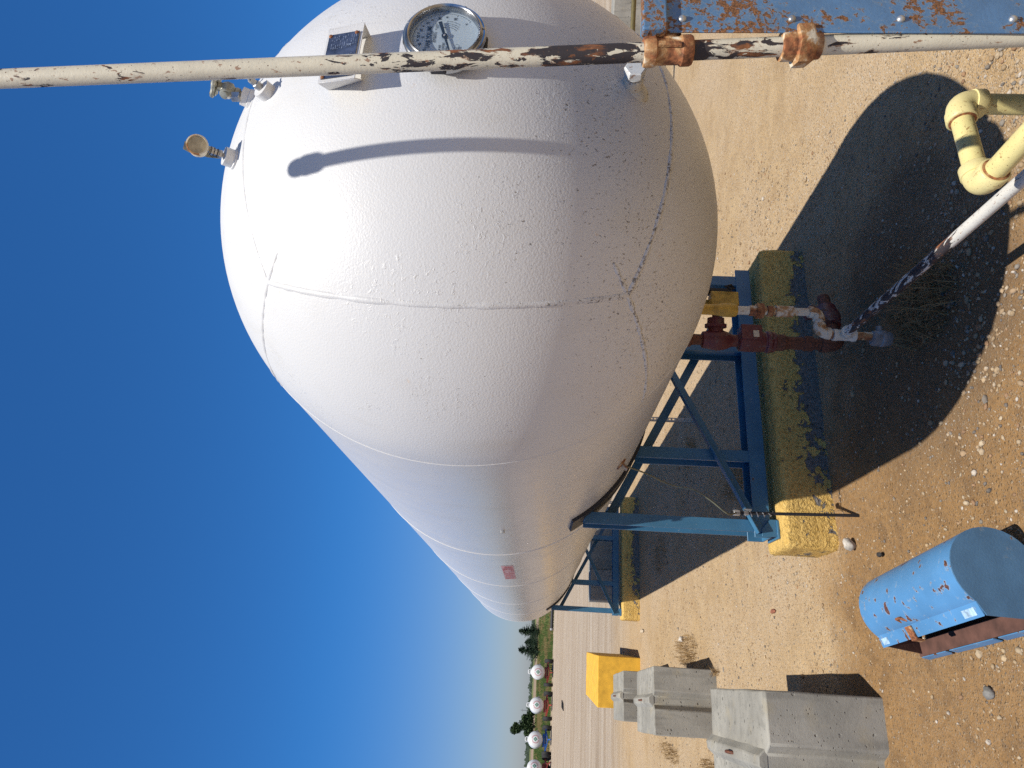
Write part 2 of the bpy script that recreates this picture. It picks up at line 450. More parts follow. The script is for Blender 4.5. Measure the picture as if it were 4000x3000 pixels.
M_STICKR = simple('sticker_red_print', (.48, .11, .13), .6, 0, .2, 30)
M_BSTICK = simple('pale_blue_sticker', (.50, .60, .66), .6, 0, .15, 30)
M_DRY = leaf_mat('dry_grass', (.20, .12, .05), (.36, .24, .11), 9)
M_PEB = pebble_mat()

# ------------------------------------------------------------------ ground
def hgt(x, y):
    if y > 26 or abs(x) > 16 or y < -6: return 0.0
    f = max(0, min(1, (26 - y) / 10)) * max(0, min(1, (16 - abs(x)) / 6))
    h = .010 * mnoise.noise((x * .9, y * .9, 3.1)) + .006 * mnoise.noise((x * 3.1, y * 2.2, 7.7)) + .003 * mnoise.noise((x * 9, y * 8, 1.2))
    # shallow wheel ruts on the open sand right of the plinth
    if x > 2.6:
        k = min(1, (x - 2.6) / 1.0)
        h += k * .010 * math.sin((y * 4.2 + 1.3 * mnoise.noise((x * .7, y * .5, 2)) + x * .9)) * (.5 + .5 * mnoise.noise((x * .5, y * .5, 9)))
    return h * f

def axis_vals(lo, hi, step, far_lo, far_hi):
    v = []; t = lo
    while t <= hi + 1e-6: v.append(t); t += step
    s = step; t = hi
    while t < far_hi: s *= 1.16; t += s; v.append(min(t, far_hi))
    s = step; t = lo; w = []
    while t > far_lo: s *= 1.16; t -= s; w.append(max(t, far_lo))
    return w[::-1] + v

def rise(y):
    """the land beyond the lot climbs a little, then levels"""
    if y < 63: return 0.0
    if y < 112: t = (y - 63) / 49; return .78 * t * t * (3 - 2 * t)
    return .78

def build_ground():
    xs = axis_vals(-1.6, 5.2, .045, -2600, 2600); ys = axis_vals(1.3, 8.2, .045, -60, 3600)
    ys = sorted(set(ys + [63 + 3.5 * i for i in range(15)]))
    vs = []; nx = len(xs)
    for y in ys:
        for x in xs: vs.append((x, y, hgt(x, y) + rise(y) - .004))
    fs = []
    for j in range(len(ys) - 1):
        for i in range(nx - 1):
            a = j * nx + i; fs.append((a, a + 1, a + nx + 1, a + nx))
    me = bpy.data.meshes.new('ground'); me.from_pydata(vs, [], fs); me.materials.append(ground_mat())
    me.polygons.foreach_set('use_smooth', [True] * len(me.polygons))
    o = bpy.data.objects.new('ground', me); link(o); tag(o, kind='structure')
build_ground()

def sheet(name, y0, y1, x0, x1, dz, mat, ny=16):
    mb = MB(); vs = []; fs = []
    for j in range(ny + 1):
        y = y0 + (y1 - y0) * j / ny
        for x in (x0, x1): vs.append((x, y, rise(y) + dz))
    for j in range(ny): fs.append((2 * j, 2 * j + 1, 2 * j + 3, 2 * j + 2))
    mb.add(vs, fs); o = mb.build(name, mat, None, 0); return tag(o, kind='structure')
sheet('grass_bank', 66, 150, -400, 400, .02, stripes_mat('bank_green', [(.3, (.055, .085, .022)), (.5, (.10, .115, .035)), (.68, (.22, .155, .07))], .25, .5))
sheet('plowed_field', 150, 330, -700, 700, .03, stripes_mat('field_brown', [(.3, (.20, .145, .10)), (.7, (.30, .225, .155))], .02, .06))
sheet('crop_field', 330, 1200, -1600, 1600, .05, stripes_mat('field_green', [(.3, (.10, .125, .045)), (.7, (.17, .18, .075))], .01, .02))

def pebbles():
    t = (1 + 5 ** .5) / 2
    iv = [Vector(p).normalized() for p in ((-1, t, 0), (1, t, 0), (-1, -t, 0), (1, -t, 0), (0, -1, t), (0, 1, t), (0, -1, -t), (0, 1, -t), (t, 0, -1), (t, 0, 1), (-t, 0, -1), (-t, 0, 1))]
    fi = [(0, 11, 5), (0, 5, 1), (0, 1, 7), (0, 7, 10), (0, 10, 11), (1, 5, 9), (5, 11, 4), (11, 10, 2), (10, 7, 6), (7, 1, 8), (3, 9, 4), (3, 4, 2), (3, 2, 6), (3, 6, 8), (3, 8, 9), (4, 9, 5), (2, 4, 11), (6, 2, 10), (8, 6, 7), (9, 8, 1)]
    pal = [(.50, .40, .28), (.46, .33, .19), (.50, .37, .22), (.58, .51, .42), (.38, .26, .15), (.16, .145, .13), (.27, .24, .20), (.36, .21, .11), (.47, .36, .23), (.50, .40, .27), (.44, .31, .18), (.42, .30, .17)]
    rnd = random.Random(3); vs = []; fs = []; cols = []
    cnt = 0
    while cnt < 17000:
        y = 1.75 + 9.5 * rnd.random() ** 1.35; x = -1.4 + rnd.random() * (2.6 + y * .62)
        if x < -.06 * y - .75: continue
        d = mnoise.noise((x * .9, y * .9, 5.5)) + .25
        near_pile = math.exp(-(((x - 1.5) / .55) ** 2 + ((y - 2.45) / .35) ** 2)) + math.exp(-(((x - 2.25) / .5) ** 2 + ((y - 1.95) / .35) ** 2)) + .55 * math.exp(-(((x - .05) / .5) ** 2 + ((y - 2.5) / .5) ** 2)) + .2 * math.exp(-(((x - .9) / .45) ** 2 + ((y - 2.75) / .5) ** 2))
        if rnd.random() > .35 + .6 * d + near_pile: continue
        s = .003 + .0065 * rnd.random() ** 2.6
        if rnd.random() < .02: s *= 2.0
        if y > 4.4: s *= 1.35
        if rnd.random() < near_pile * .5: s = .005 + .0105 * rnd.random() ** 2.0
        cnt += 1
        c = rnd.choice(pal); k = .60 + .33 * rnd.random(); c = tuple(min(1, q * k) for q in c)
        rot = Matrix.Rotation(rnd.random() * 6.3, 3, 'Z') @ Matrix.Rotation(rnd.uniform(-.4, .4), 3, 'X')
        sx, sy, sz = s * rnd.uniform(.8, 1.5), s * rnd.uniform(.7, 1.1), s * rnd.uniform(.45, .85)
        b = len(vs); zz = hgt(x, y) + sz * .35 - .004
        for p in iv:
            q = rot @ Vector((p.x * sx * rnd.uniform(.85, 1.12), p.y * sy * rnd.uniform(.85, 1.12), p.z * sz))
            vs.append((x + q.x, y + q.y, zz + q.z))
        for f in fi: fs.append(tuple(b + i for i in f)); cols.append(c)
    me = bpy.data.meshes.new('gravel'); me.from_pydata(vs, [], fs); me.materials.append(M_PEB)
    at = me.attributes.new('tint', 'FLOAT_COLOR', 'FACE')
    at.data.foreach_set('color', [k for c in cols for k in (*c, 1)])
    me.polygons.foreach_set('use_smooth', [rnd.random() < .7 for _ in fs])
    o = bpy.data.objects.new('gravel', me); link(o); tag(o, 'loose pebbles lying over the sandy yard', 'gravel', kind='stuff')
pebbles()

def rock(name, loc, s, col, label, group=None):
    import bmesh
    bm = bmesh.new(); bmesh.ops.create_icosphere(bm, subdivisions=3, radius=1)
    for v in bm.verts:
        k = 1 + .35 * mnoise.noise(v.co * 1.3 + Vector(loc)) + .12 * mnoise.noise(v.co * 4 + Vector(loc))
        v.co = Vector((v.co.x * s[0] * k, v.co.y * s[1] * k, v.co.z * s[2] * k))
    me = bpy.data.meshes.new(name); bm.to_mesh(me); bm.free()
    me.polygons.foreach_set('use_smooth', [True] * len(me.polygons)); me.materials.append(simple('stone_%d' % int(col[0] * 100), col, .85, 0, .25, 30, .6, 70))
    o = bpy.data.objects.new(name, me); o.location = loc; link(o); return tag(o, label, 'stone', group)
rock('loose_stone', (.70, 3.93, .02), (.036, .03, .03), (.46, .42, .36), 'pale fist-sized stone lying before the lit end of the near yellow plinth')
rock('loose_stone', (.52, 11.75, .015), (.03, .13, .025), (.52, .42, .30), 'long tan stone lying beside the far yellow plinth')
rock('loose_stone', (.60, 3.62, .01), (.012, .022, .012), (.035, .032, .03), 'small black stone on brown sand between blue trough and near plinth')
rock('loose_stone', (-.02, 2.92, .012), (.022, .02, .018), (.22, .21, .19), 'round grey stone on the sand left of the blue trough')
rock('loose_stone', (.32, 8.66, .02), (.03, .05, .03), (.60, .56, .50), 'pale stone beside the dry weed behind the grey blocks')
rock('loose_stone', (.43, 5.35, .004), (.016, .05, .012), (.30, .11, .06), 'flat brick-red stone lying alone on the pale gravel')

# ------------------------------------------------------------------ the big tank
TX, TY, TZ = 1.652, 2.458, 2.097
TL = 13.8 - TY
tank = empty('storage_tank', (TX, TY, 0), 'long white horizontal gas tank with round end on blue steel stands', 'tank')
def T(p): return Vector((p[0] - TX, p[1] - TY, p[2]))
def shell():
    mb = MB(); prof = []
    for i in range(61):
        a = PI / 2 * i / 60; prof.append((math.sin(a), -math.cos(a)))
    for i in range(1, 24): prof.append((1, TL * i / 24))
    for i in range(25):
        a = PI / 2 * i / 24; prof.append((math.cos(a), TL + math.sin(a)))
    mb.lathe(prof, (0, 0, TZ), (0, 1, 0), 160)
    return mb.build('shell', WHITE, tank, 60)
shell()
def seam(dirs, r=.0135, rad=.9905, jit=.0015):
    mb = MB(); rnd = random.Random(len(dirs)); pts = []; rs = []
    for d in dirs:
        d = Vector(d); k = d.normalized()
        pts.append(Vector((0, 0, TZ)) + k * (rad + rnd.uniform(-jit, jit) * .4)); rs.append(r * rnd.uniform(.85, 1.15))
    mb.tube(pts, rs, 12); return mb.build('weld_seam', SEAMP, tank, 60)
S_ = [-1 + 2 * i / 40 for i in range(41)]
seam([(-1, -1, t) for t in S_]); seam([(t, -1, -1) for t in S_]); seam([(t, -1, 1) for t in S_], .0125); seam([(1, -1, t) for t in S_])
for sx, sz in ((-1, 1), (-1, -1), (1, 1), (1, -1)):
    th = [R_(47.5) + (PI / 2 - R_(47.5)) * i / 30 for i in range(31)]
    seam([(sx * math.sin(a) * .7071, -math.cos(a), sz * math.sin(a) * .7071) for a in th], .0128)
def ring(y, r=.006):
    mb = MB(); n = 128
    mb.lathe([(1 + r * .75 * math.cos(a) - .0015, y + r * 1.3 * math.sin(a)) for a in [2 * PI * k / 8 for k in range(8)]], (0, 0, TZ), (0, 1, 0), n, closed=True)
    return mb.build('weld_seam', WHITE, tank, 60)
ring(0, .005)
for yy in (4.80, 6.98, 9.38, 11.58, 13.8): ring(yy - TY, .0075)

def on_head(nx, nz, k=1.0):
    ny = -math.sqrt(max(0, 1 - nx * nx - nz * nz)); return Vector((nx, ny, nz))
HC = Vector((0, 0, TZ))

# bottom plug: coupling with hex plug
pn = on_head(.028, -.562); pb = HC + pn
mb = MB(); mb.lathe([(.056, .050), (.055, .030), (.046, .014), (.038, .002), (.032, -.004), (.031, -.036), (.028, -.039)], pb + Vector((0, .0, 0)), (0, 1, 0), 28)
cpl = mb.build('plug_coupling', M_CREAM, tank)
mb = MB(); mb.lathe([(.020, 0), (.020, .016)], pb + Vector((0, -.036, 0)), (0, -1, 0), 20); mb.lathe([(.031, .008), (.032, .013)], pb + Vector((0, -.038, 0)), (0, -1, 0), 24)
mb.hexn(pb + Vector((0, -.050, 0)), (0, -1, 0), .034, .026); mb.build('hex_plug', peel_pipe('plug_paint', (.60, .60, .58), amt=.10), cpl)

# float gauge on the crown
gx, gy, gz = 1.634 - TX, 1.398 - TY, 2.097
def G(u, v, d=0.0): return (gx + u, gy + d, gz + v)
gO = (gx, gy, gz)
mb = MB(); mb.lathe([(.085, .085), (.085, .055), (.112, .05), (.112, .029)], gO, (0, 1, 0), 64)
gauge = mb.build('volume_gauge', M_CHROME, tank)
mb = MB()
mb.lathe([(.0985, .012), (.0985, .004), (.1005, .000), (.104, -.002), (.1075, .001), (.1085, .007), (.1115, .009), (.1165, .0085), (.1195, .012), (.1195, .022), (.112, .027), (.0985, .027)], gO, (0, 1, 0), 96, closed=True)
mb.build('bezel', M_CHROME, gauge)
mb = MB(); mb.lathe([(.0986, .0235), (.0986, .030)], gO, (0, 1, 0), 64); mb.build('dial_face', M_DIAL, gauge)
mb = MB()
DR = .094
def pol(a, r): a = R_(a); return (math.sin(a) * r * DR, math.cos(a) * r * DR)
tabs = {5: -139, 10: -110, 15: -90, 20: -74, 25: -57, 30: -45, 35: -34, 40: -23, 45: -11, 50: 0, 55: 10, 60: 20, 65: 32, 70: 45, 75: 58, 80: 74, 85: 90, 90: 110, 95: 139}
ks = sorted(tabs)
def ang(v):
    for a, b in zip(ks, ks[1:]):
        if a <= v <= b: return tabs[a] + (tabs[b] - tabs[a]) * (v - a) / (b - a)
for v in range(5, 96):
    a = ang(v); r0 = .90 if v % 10 == 0 else (.92 if v % 5 == 0 else .95); w = .0009 if v % 10 == 0 else .0006
    p0 = Vector(pol(a, r0)); p1 = Vector(pol(a, .985)); t = (p1 - p0).normalized(); q = Vector((t.y, -t.x)) * w * .6
    mb.add([G(*(p0 - q), .0228), G(*(p0 + q), .0228), G(*(p1 + q), .0228), G(*(p1 - q), .0228)], [(0, 1, 2, 3)])
arc = [pol(a, .985) for a in range(-139, 140, 2)]; arc2 = [pol(a, .992) for a in range(-139, 140, 2)]
for i in range(len(arc) - 1): mb.add([G(*arc[i], .0228), G(*arc[i + 1], .0228), G(*arc2[i + 1], .0228), G(*arc2[i], .0228)], [(0, 1, 2, 3)])
def put(txt, u, v, size, sx=1.0): text_into(mb, txt, size, lambda x, y: G(u * DR + x * sx, v * DR + y, .0226))
for v in ks:
    if v in (15, 35): continue
    u_, v_ = pol(tabs[v], .80 if v % 10 == 0 else .83); put(str(v), u_ / DR, v_ / DR, .0135 if v % 10 == 0 else .0095, .8)
put('%', -.03, .66, .0125); put('TANK VOLUME', -.02, .49, .0195, .66)
for i, s in enumerate(('DO NOT USE FOR FILLING', 'MAXIMUM LEVEL AT', 'LIQUID TEMPERATURE')): put(s, -.02, .395 - .055 * i, .0058, .72)
put('SPEC. GRAVITIES', .42, .30, .005, .7); put('.508 LPG', .42, .25, .005, .7)
put('LPG OR NH3', -.52, .12, .0098, .62); put('LIQUID CONTENT', -.50, .01, .0098, .62); put('ONLY', -.45, -.09, .0088, .62)
put('F', .40, .03, .011)
for k, (r0, a0, a1) in enumerate(((.66, 92, 128), (.57, 96, 132), (.50, 100, 138), (.42, 104, 146))):
    pts = [pol(a, r0) for a in range(a0, a1, 3)]; pt2 = [pol(a, r0 + .008) for a in range(a0, a1, 3)]
    for i in range(len(pts) - 1): mb.add([G(*pts[i], .0228), G(*pts[i + 1], .0228), G(*pt2[i + 1], .0228), G(*pt2[i], .0228)], [(0, 1, 2, 3)])
    for a in range(a0, a1 + 1, 12):
        p = Vector(pol(a, r0)); mb.box(G(p.x, p.y, .0227), (.0022, .0003, .0016))
# maker's badge: lettering in an outlined lozenge
put('VISI', -.70, -.40, .0085, .62); put('GUZ', -.47, -.40, .0085, .62)
for zz in (-.47, -.52): mb.box(G(-.58 * DR, zz * DR, .0227), (.036, .0003, .0012))
for (u0, v0, u1, v1) in ((-.85, -.33, -.33, -.33), (-.85, -.46, -.33, -.46), (-.88, -.37, -.88, -.43), (-.30, -.37, -.30, -.43)):
    mb.bar(G(u0 * DR, v0 * DR, .0227), G(u1 * DR, v1 * DR, .0227), .0007, .0003, (0, 1, 0))
mb.build('dial_lettering', M_INK, gauge, 0)
mb = MB()
td = Vector(pol(72, 1)) ; hd = Vector(pol(-108, 1)); q = Vector((td.y, -td.x)).normalized()
def needle(d, w0, w1, L0, L1):
    a = d * L0; b = d * L1
    vs = [G(*(a - q * w0), .017), G(*(a + q * w0), .017), G(*(b + q * w1), .017), G(*(b - q * w1), .017)]
    vs += [(p[0], p[1] + .0012, p[2]) for p in vs]
    mb.add(vs, [(0, 1, 2, 3), (7, 6, 5, 4), (0, 4, 5, 1), (1, 5, 6, 2), (2, 6, 7, 3), (3, 7, 4, 0)])
needle(hd, .0042, .0008, -.05, .97); needle(td, .0032, .0055, -.05, .60)
mb.lathe([(.0085, .0165), (.0085, .0205)], gO, (0, 1, 0), 24); mb.build('pointer', M_BLACK, gauge)
mb = MB(); mb.lathe([(.0001, .0135), (.003, .0145), (.0035, .0165)], gO, (0, 1, 0), 16)
for a in (20, 62, 118, 170, 222, 262, 310):
    u_, v_ = math.sin(R_(a)) * .1135, math.cos(R_(a)) * .1135
    m_ = MB(); m_.lathe([(.0028, .0055), (.0036, .0068), (.0036, .010)], G(u_, v_), (0, 1, 0), 14); m_.build('bezel_screw', M_GALV, gauge)
mb.build('pivot_cap', M_GALV, gauge)
n = NT('gauge_glass'); tr = n.n('BsdfTransparent'); gl = n.n('BsdfGlossy'); gl.inputs['Roughness'].default_value = .03
gl.inputs['Color'].default_value = (1, 1, 1, 1); fr = n.n('LayerWeight'); fr.inputs['Blend'].default_value = .25; mx = n.n('MixShader')
fq = n.ma('ADD', .035, n.ma('MULTIPLY', n.ma('POWER', fr.outputs['Facing'], 3.0), .45))
n.t.links.new(fq, mx.inputs[0]); n.t.links.new(tr.outputs[0], mx.inputs[1]); n.t.links.new(gl.outputs[0], mx.inputs[2]); n.t.links.new(mx.outputs[0], n.out.inputs[0])
mb = MB(); mb.lathe([(.0984, .0085), (.0001, .0085)], gO, (0, 1, 0), 64); mb.build('cover_glass', n.m, gauge)
for a in (185, 95, 5, 275):   # mounting lugs behind the bezel
    mb = MB(); mb.box(G(math.sin(R_(a)) * .101, math.cos(R_(a)) * .101, .036), (.045, .014, .045), Matrix.Identity(4)); mb.build('mounting_lug', M_DARK, gauge, bevel=.004)

# data plate on its bracket
bx0, bx1, by, bz0, bz1 = 1.478, 1.696, 1.428, 2.338, 2.452
mb = MB()
th = .004
def quad_slab(pts, d):
    d = Vector(d); vs = [Vector(p) for p in pts] + [Vector(p) + d for p in pts]
    mb.add([T(v) for v in vs], [(0, 1, 2, 3), (7, 6, 5, 4), (0, 4, 5, 1), (1, 5, 6, 2), (2, 6, 7, 3), (3, 7, 4, 0)])
quad_slab([(bx0, by, bz0), (bx1, by, bz0), (bx1 - .004, by + .022, bz1), (bx0 + .002, by + .022, bz1)], (0, th, 0))
quad_slab([(bx0, by, bz0), (bx0 + .002, by + .022, bz1), (1.545, 1.545, bz1), (1.545, 1.500, bz0)], (th, 0, 0))
quad_slab([(bx1 - th, by, bz0), (bx1 - .004 - th, by + .022, bz1), (1.716, 1.545, bz1), (1.716, 1.495, bz0)], (-th, 0, 0))
brk = mb.build('plate_bracket', WHITE, tank, 30, .0015)
def F(u, v, d): # u,v in 0..1 over the bracket face
    return T((bx0 + .006 + u * (bx1 - bx0 - .014), by - d + .022 * v, bz0 + .004 + v * (bz1 - bz0 - .006)))
mb = MB(); vs = [F(.03, .06, .0015), F(.86, .06, .0015), F(.86, .93, .0015), F(.03, .93, .0015)]
vs2 = [F(.03, .06, .0035), F(.86, .06, .0035), F(.86, .93, .0035), F(.03, .93, .0035)]
mb.add(vs2 + vs, [(0, 1, 2, 3), (0, 4, 5, 1), (1, 5, 6, 2), (2, 6, 7, 3), (3, 7, 4, 0)])
mb.build('data_plate', M_NPLATE, brk, 0)
mb = MB(); rr = random.Random(5)
def stroke(u0, u1, v, h, d=.0045): mb.add([F(u0, v - h / 2, d), F(u1, v - h / 2, d), F(u1, v + h / 2, d), F(u0, v + h / 2, d)], [(0, 1, 2, 3)])
for i in range(12):     # worn stamped figures, too small to read
    v = .12 + i * .062
    u = .56
    while u < .80:
        w = rr.uniform(.008, .016)
        if rr.random() < .5: stroke(u, u + w, v + rr.uniform(-.004, .004), .026)
        u += w + .006
    if i in (1, 2, 3, 5, 6, 7, 9):
        u = .25
        while u < .44:
            w = rr.uniform(.008, .016)
            if rr.random() < .45: stroke(u, u + w, v, .022)
            u += w + .006
for (u0, u1, v, h) in ((.16, .185, .84, .13), (.205, .23, .80, .20), (.25, .275, .84, .11), (.60, .63, .30, .10)): stroke(u0, u1, v, h)
mb.build('stamped_lettering', M_ENGR, brk, 0)
for u, v in ((.055, .13), (.83, .13), (.83, .88), (.055, .88)):
    mb = MB(); mb.lathe([(.006, 0), (.005, .003), (.001, .005)], F(u, v, .0035), (0, -1, .15), 12); mb.build('rivet', M_RUST, brk)

# pressure gauge near the top of the head
pn = on_head(-.146, .752); b0 = HC + pn; ax = Vector((pn.x * .6, pn.y, pn.z * 1.0)).normalized()
mb = MB(); mb.lathe([(.036, -.02), (.034, .004), (.031, .006), (.031, .034), (.022, .034)], b0, ax, 24); bung = mb.build('gauge_coupling', WHITE, tank)
mb = MB(); mb.lathe([(.008, .03), (.008, .040), (.014, .042), (.014, .050), (.012, .052), (.012, .066), (.014, .068), (.014, .080), (.009, .082), (.009, .095)], b0, ax, 6); mb.build('gauge_stem', M_GALV, bung)
gc = b0 + ax * .118; face = (Vector((-1.5, -1.72, -1.06)) * .5 + Vector((.5, -.55, -.1)) + Vector((.0, -.1, .3))).normalized()
face = Vector((-.30, -.84, -.30)).normalized()
mb = MB(); mb.lathe([(.022, -.026), (.031, -.022), (.032, .003), (.034, .005), (.034, .011), (.0295, .012), (.029, .007), (.0001, .0068)], gc, face, 40); dialg = mb.build('dial_case', rusted('dial_case_rust', .40), bung)
mb = MB(); mb.lathe([(.0289, .0072), (.0289, .0085), (.0001, .0088)], gc, face, 40); mb.build('dial_face', M_TANF, bung)
e1 = ax.cross(face).normalized(); e2 = face.cross(e1)
mb = MB(); P = gc - face * .032
out = [(-.012, -.07), (.012, -.07), (.019, -.03), (.019, .028), (.013, .048), (-.013, .048), (-.019, .028), (-.019, -.03)]
axp = (ax - face * ax.dot(face)).normalized(); sd = axp.cross(face)
vs = [P + sd * a - axp * -b for a, b in out] + [P - face * .003 + sd * a - axp * -b for a, b in out]
mb.add(vs, [tuple(range(8)), tuple(range(15, 7, -1))] + [(i, (i + 1) % 8, 8 + (i + 1) % 8, 8 + i) for i in range(8)]); mb.build('back_shield', M_CAST, bung, 0)
mb = MB()
for k in (.055, .066, .076): mb.lathe([(.0142, k), (.0152, k + .0012), (.0142, k + .0024)], b0, ax, 14)
mb.build('wire_seal', M_DARK, bung)

# small bleeder coupling
pn = on_head(-.008, .603); b0 = HC + pn; ax = Vector((pn.x, pn.y * 1.0, pn.z * .85)).normalized()
mb = MB(); mb.lathe([(.035, -.012), (.034, .0), (.031, .002), (.031, .032), (.018, .032)], b0, ax, 24); b2 = mb.build('bleeder_coupling', WHITE, tank)
mb = MB(); mb.lathe([(.013, .03), (.013, .052), (.010, .054), (.010, .072), (.005, .074), (.005, .085)], b0, ax, 14); e = b0 + ax * .08; mb.cyl(e - Vector((.02, 0, .012)), e + Vector((.02, 0, .012)), .0035, 8); mb.build('bleeder_valve', M_GALV, b2)

# hand-wheel valve on the crown line of the head
pn = on_head(.075, .722); b0 = HC + pn; ax = Vector((.10, -.42, .90)).normalized(); side = Vector((-.86, -.48, -.05)).normalized()
mb = MB(); mb.lathe([(.036, -.03), (.034, .006), (.031, .008), (.031, .030), (.02, .030)], b0, ax, 22); vb = mb.build('valve_coupling', WHITE, tank)
mb = MB(); mb.lathe([(.014, .025), (.014, .038), (.020, .039), (.020, .052), (.016, .053), (.019, .060), (.026, .065), (.027, .082), (.021, .094), (.016, .097), (.016, .108), (.009, .109), (.009, .122)], b0, ax, 18)
c_ = b0 + ax * .074; mb.lathe([(.014, 0), (.014, .030), (.017, .031), (.017, .044), (.011, .045), (.011, .052)], c_, side, 14); mb.build('valve_body', M_CAST, vb)
mb = MB(); c2 = b0 + ax * .052; mb.lathe([(.010, .014), (.010, .028), (.007, .03), (.008, .044), (.004, .054)], c2 , (side + Vector((0, 0, .25))).normalized(), 12); mb.box(c2 + side * .03 - ax * .010, (.022, .022, .028)); mb.build('bleed_screw', M_GALV, vb)
mb = MB(); hw = b0 + ax * .118; f1 = ax.cross(Vector((1, 0, 0))).normalized(); f2 = ax.cross(f1)
rim = [hw + (f1 * math.cos(a) + f2 * math.sin(a)) * (.036 + .005 * math.cos(5 * a)) for a in [2 * PI * k / 40 for k in range(41)]]
mb.tube(rim, .0062, 10, False); mb.lathe([(.011, -.006), (.013, 0), (.011, .007), (.005, .012)], hw, ax, 14)
for k in range(5):
    a = 2 * PI * k / 5; mb.tube([hw, hw + (f1 * math.cos(a) + f2 * math.sin(a)) * .037], [.007, .010], 8)
mb.build('hand_wheel', M_CAST, vb)

# stickers and small fixings on the flank
def flank(y0, y1, a0, a1, rad, name, mat, ny=6, na=8):
    mb = MB(); vs = []; fs = []
    for j in range(ny + 1):
        for i in range(na + 1):
            a = R_(a0 + (a1 - a0) * i / na); y = y0 + (y1 - y0) * j / ny
            vs.append((math.cos(a) * rad, y - TY, TZ + math.sin(a) * rad))
    for j in range(ny):
        for i in range(na):
            b = j * (na + 1) + i; fs.append((b, b + 1, b + na + 2, b + na + 1))
    mb.add(vs, fs); return mb, mb
def sticker(y0, y1, a0, a1, mat, name):
    mb, _ = flank(y0, y1, a0, a1, 1.0012, name, mat); return mb.build(name, mat, tank, 60)
stk = sticker(5.39, 6.34, 183.0, 188.5, M_STICK, 'warning_sticker')
rr = random.Random(2)
mbs = MB(); rows = []
for i in range(8):
    y = 5.45 + i * .11; a = 183.3
    while a < 188.0:
        w = rr.uniform(.25, .7)
        if rr.random() < .75:
            m2, _ = flank(y, y + (.085 if i < 2 else .055), a, min(a + w, 188.2), 1.0022, '', None, 1, 2); mbs.add([v for v in m2.v], m2.f)
        a += w + .14
mbs.build('sticker_text', M_STICKR, stk, 0)
sticker(10.24, 10.42, 184.6, 187.4, M_BSTICK, 'small_label')
mb = MB(); a = R_(187.3); d = Vector((math.cos(a), 0, math.sin(a))); mb.hexn(Vector((0, 3.84 - TY, TZ)) + d * .998, d, .012, .018); mb.build('lug_bolt', M_GALV, tank)
# earth clamp bracket
a = R_(229); d = Vector((math.cos(a), 0, math.sin(a))); cb = Vector((0, 3.547 - TY, TZ)) + d * 1.0
mb = MB(); t = Vector((-d.z, 0, d.x)); Mx = Matrix((( 0, t.x, d.x, cb.x), (1, t.y, d.y, cb.y), (0, t.z, d.z, cb.z), (0, 0, 0, 1)))
mb.box((0, 0, .02), (.055, .008, .05), Mx); mb.box((0, .0, .004), (.075, .055, .008), Mx); ear = mb.build('earth_lug', M_RUST, tank, bevel=.002)
mb = MB(); mb.lathe([(.016, .0), (.016, .012), (.007, .013), (.007, .02)], cb + d * .022 + Vector((0, -.004, 0)), (0, -1, 0), 6); mb.build('clamp_bolt', M_GALV, ear)

# ------------------------------------------------------------------ plinths
def plinth(y0, label, flip=False):
    t = empty('concrete_plinth', (0.70, y0, 0), label, 'plinth', 'yellow concrete plinths under the tank')
    mb = MB(); L, D, H = 2.09, .36, .295
    nx_, ny_, nz_ = 56, 10, 9
    rnd = random.Random(11)
    def P(i, j, k):
        x = L * i / nx_; y = D * j / ny_; z = H * k / nz_ - (.02 if k == 0 else 0)
        # rounded arrises and a rough cast face
        ex = min(x, L - x); ey = min(y, D - y); ez = H - z
        for e1, e2, ax in ((ey, ez, 'yz'), (ex, ez, 'xz'), (ex, ey, 'xy')):
            pass
        nn = mnoise.noise((x * 9, y * 9, z * 9)) * .006 + mnoise.noise((x * 28, y * 28, z * 28)) * .003
        cx = (-1 if x < .001 else 1 if x > L - .001 else 0); cy = (-1 if y < .001 else 1 if y > D - .001 else 0); cz = (1 if k == nz_ else 0)
        s = abs(cx) + abs(cy) + abs(cz); sh = .012 * (s - 1) if s > 1 else 0
        return Vector((x + cx * (nn - sh), y + cy * (nn - sh), z + cz * (nn * .6 - sh * .7)))
    idx = {}; vs = []; fs = []
    def vid(i, j, k):
        if (i, j, k) not in idx: idx[(i, j, k)] = len(vs); vs.append(P(i, j, k))
        return idx[(i, j, k)]
    for i in range(nx_):
        for k in range(nz_):
            fs.append((vid(i, 0, k), vid(i + 1, 0, k), vid(i + 1, 0, k + 1), vid(i, 0, k + 1)))
            fs.append((vid(i + 1, ny_, k), vid(i, ny_, k), vid(i, ny_, k + 1), vid(i + 1, ny_, k + 1)))
        for j in range(ny_): fs.append((vid(i, j, nz_), vid(i + 1, j, nz_), vid(i + 1, j + 1, nz_), vid(i, j + 1, nz_)))
    for j in range(ny_):
        for k in range(nz_):
            fs.append((vid(0, j + 1, k), vid(0, j, k), vid(0, j, k + 1), vid(0, j + 1, k + 1)))
            fs.append((vid(nx_, j, k), vid(nx_, j + 1, k), vid(nx_, j + 1, k + 1), vid(nx_, j, k + 1)))
    mb.add(vs, fs); mb.build('block', M_YPEEL, t, 60)
    return t
YF = 7.94
pl = plinth(4.135, 'near plinth with peeling yellow paint under the front tank stand')
pl2 = copy_tree(pl); pl2.location.y += YF; pl2['label'] = 'far plinth with peeling yellow paint under the rear tank stand'

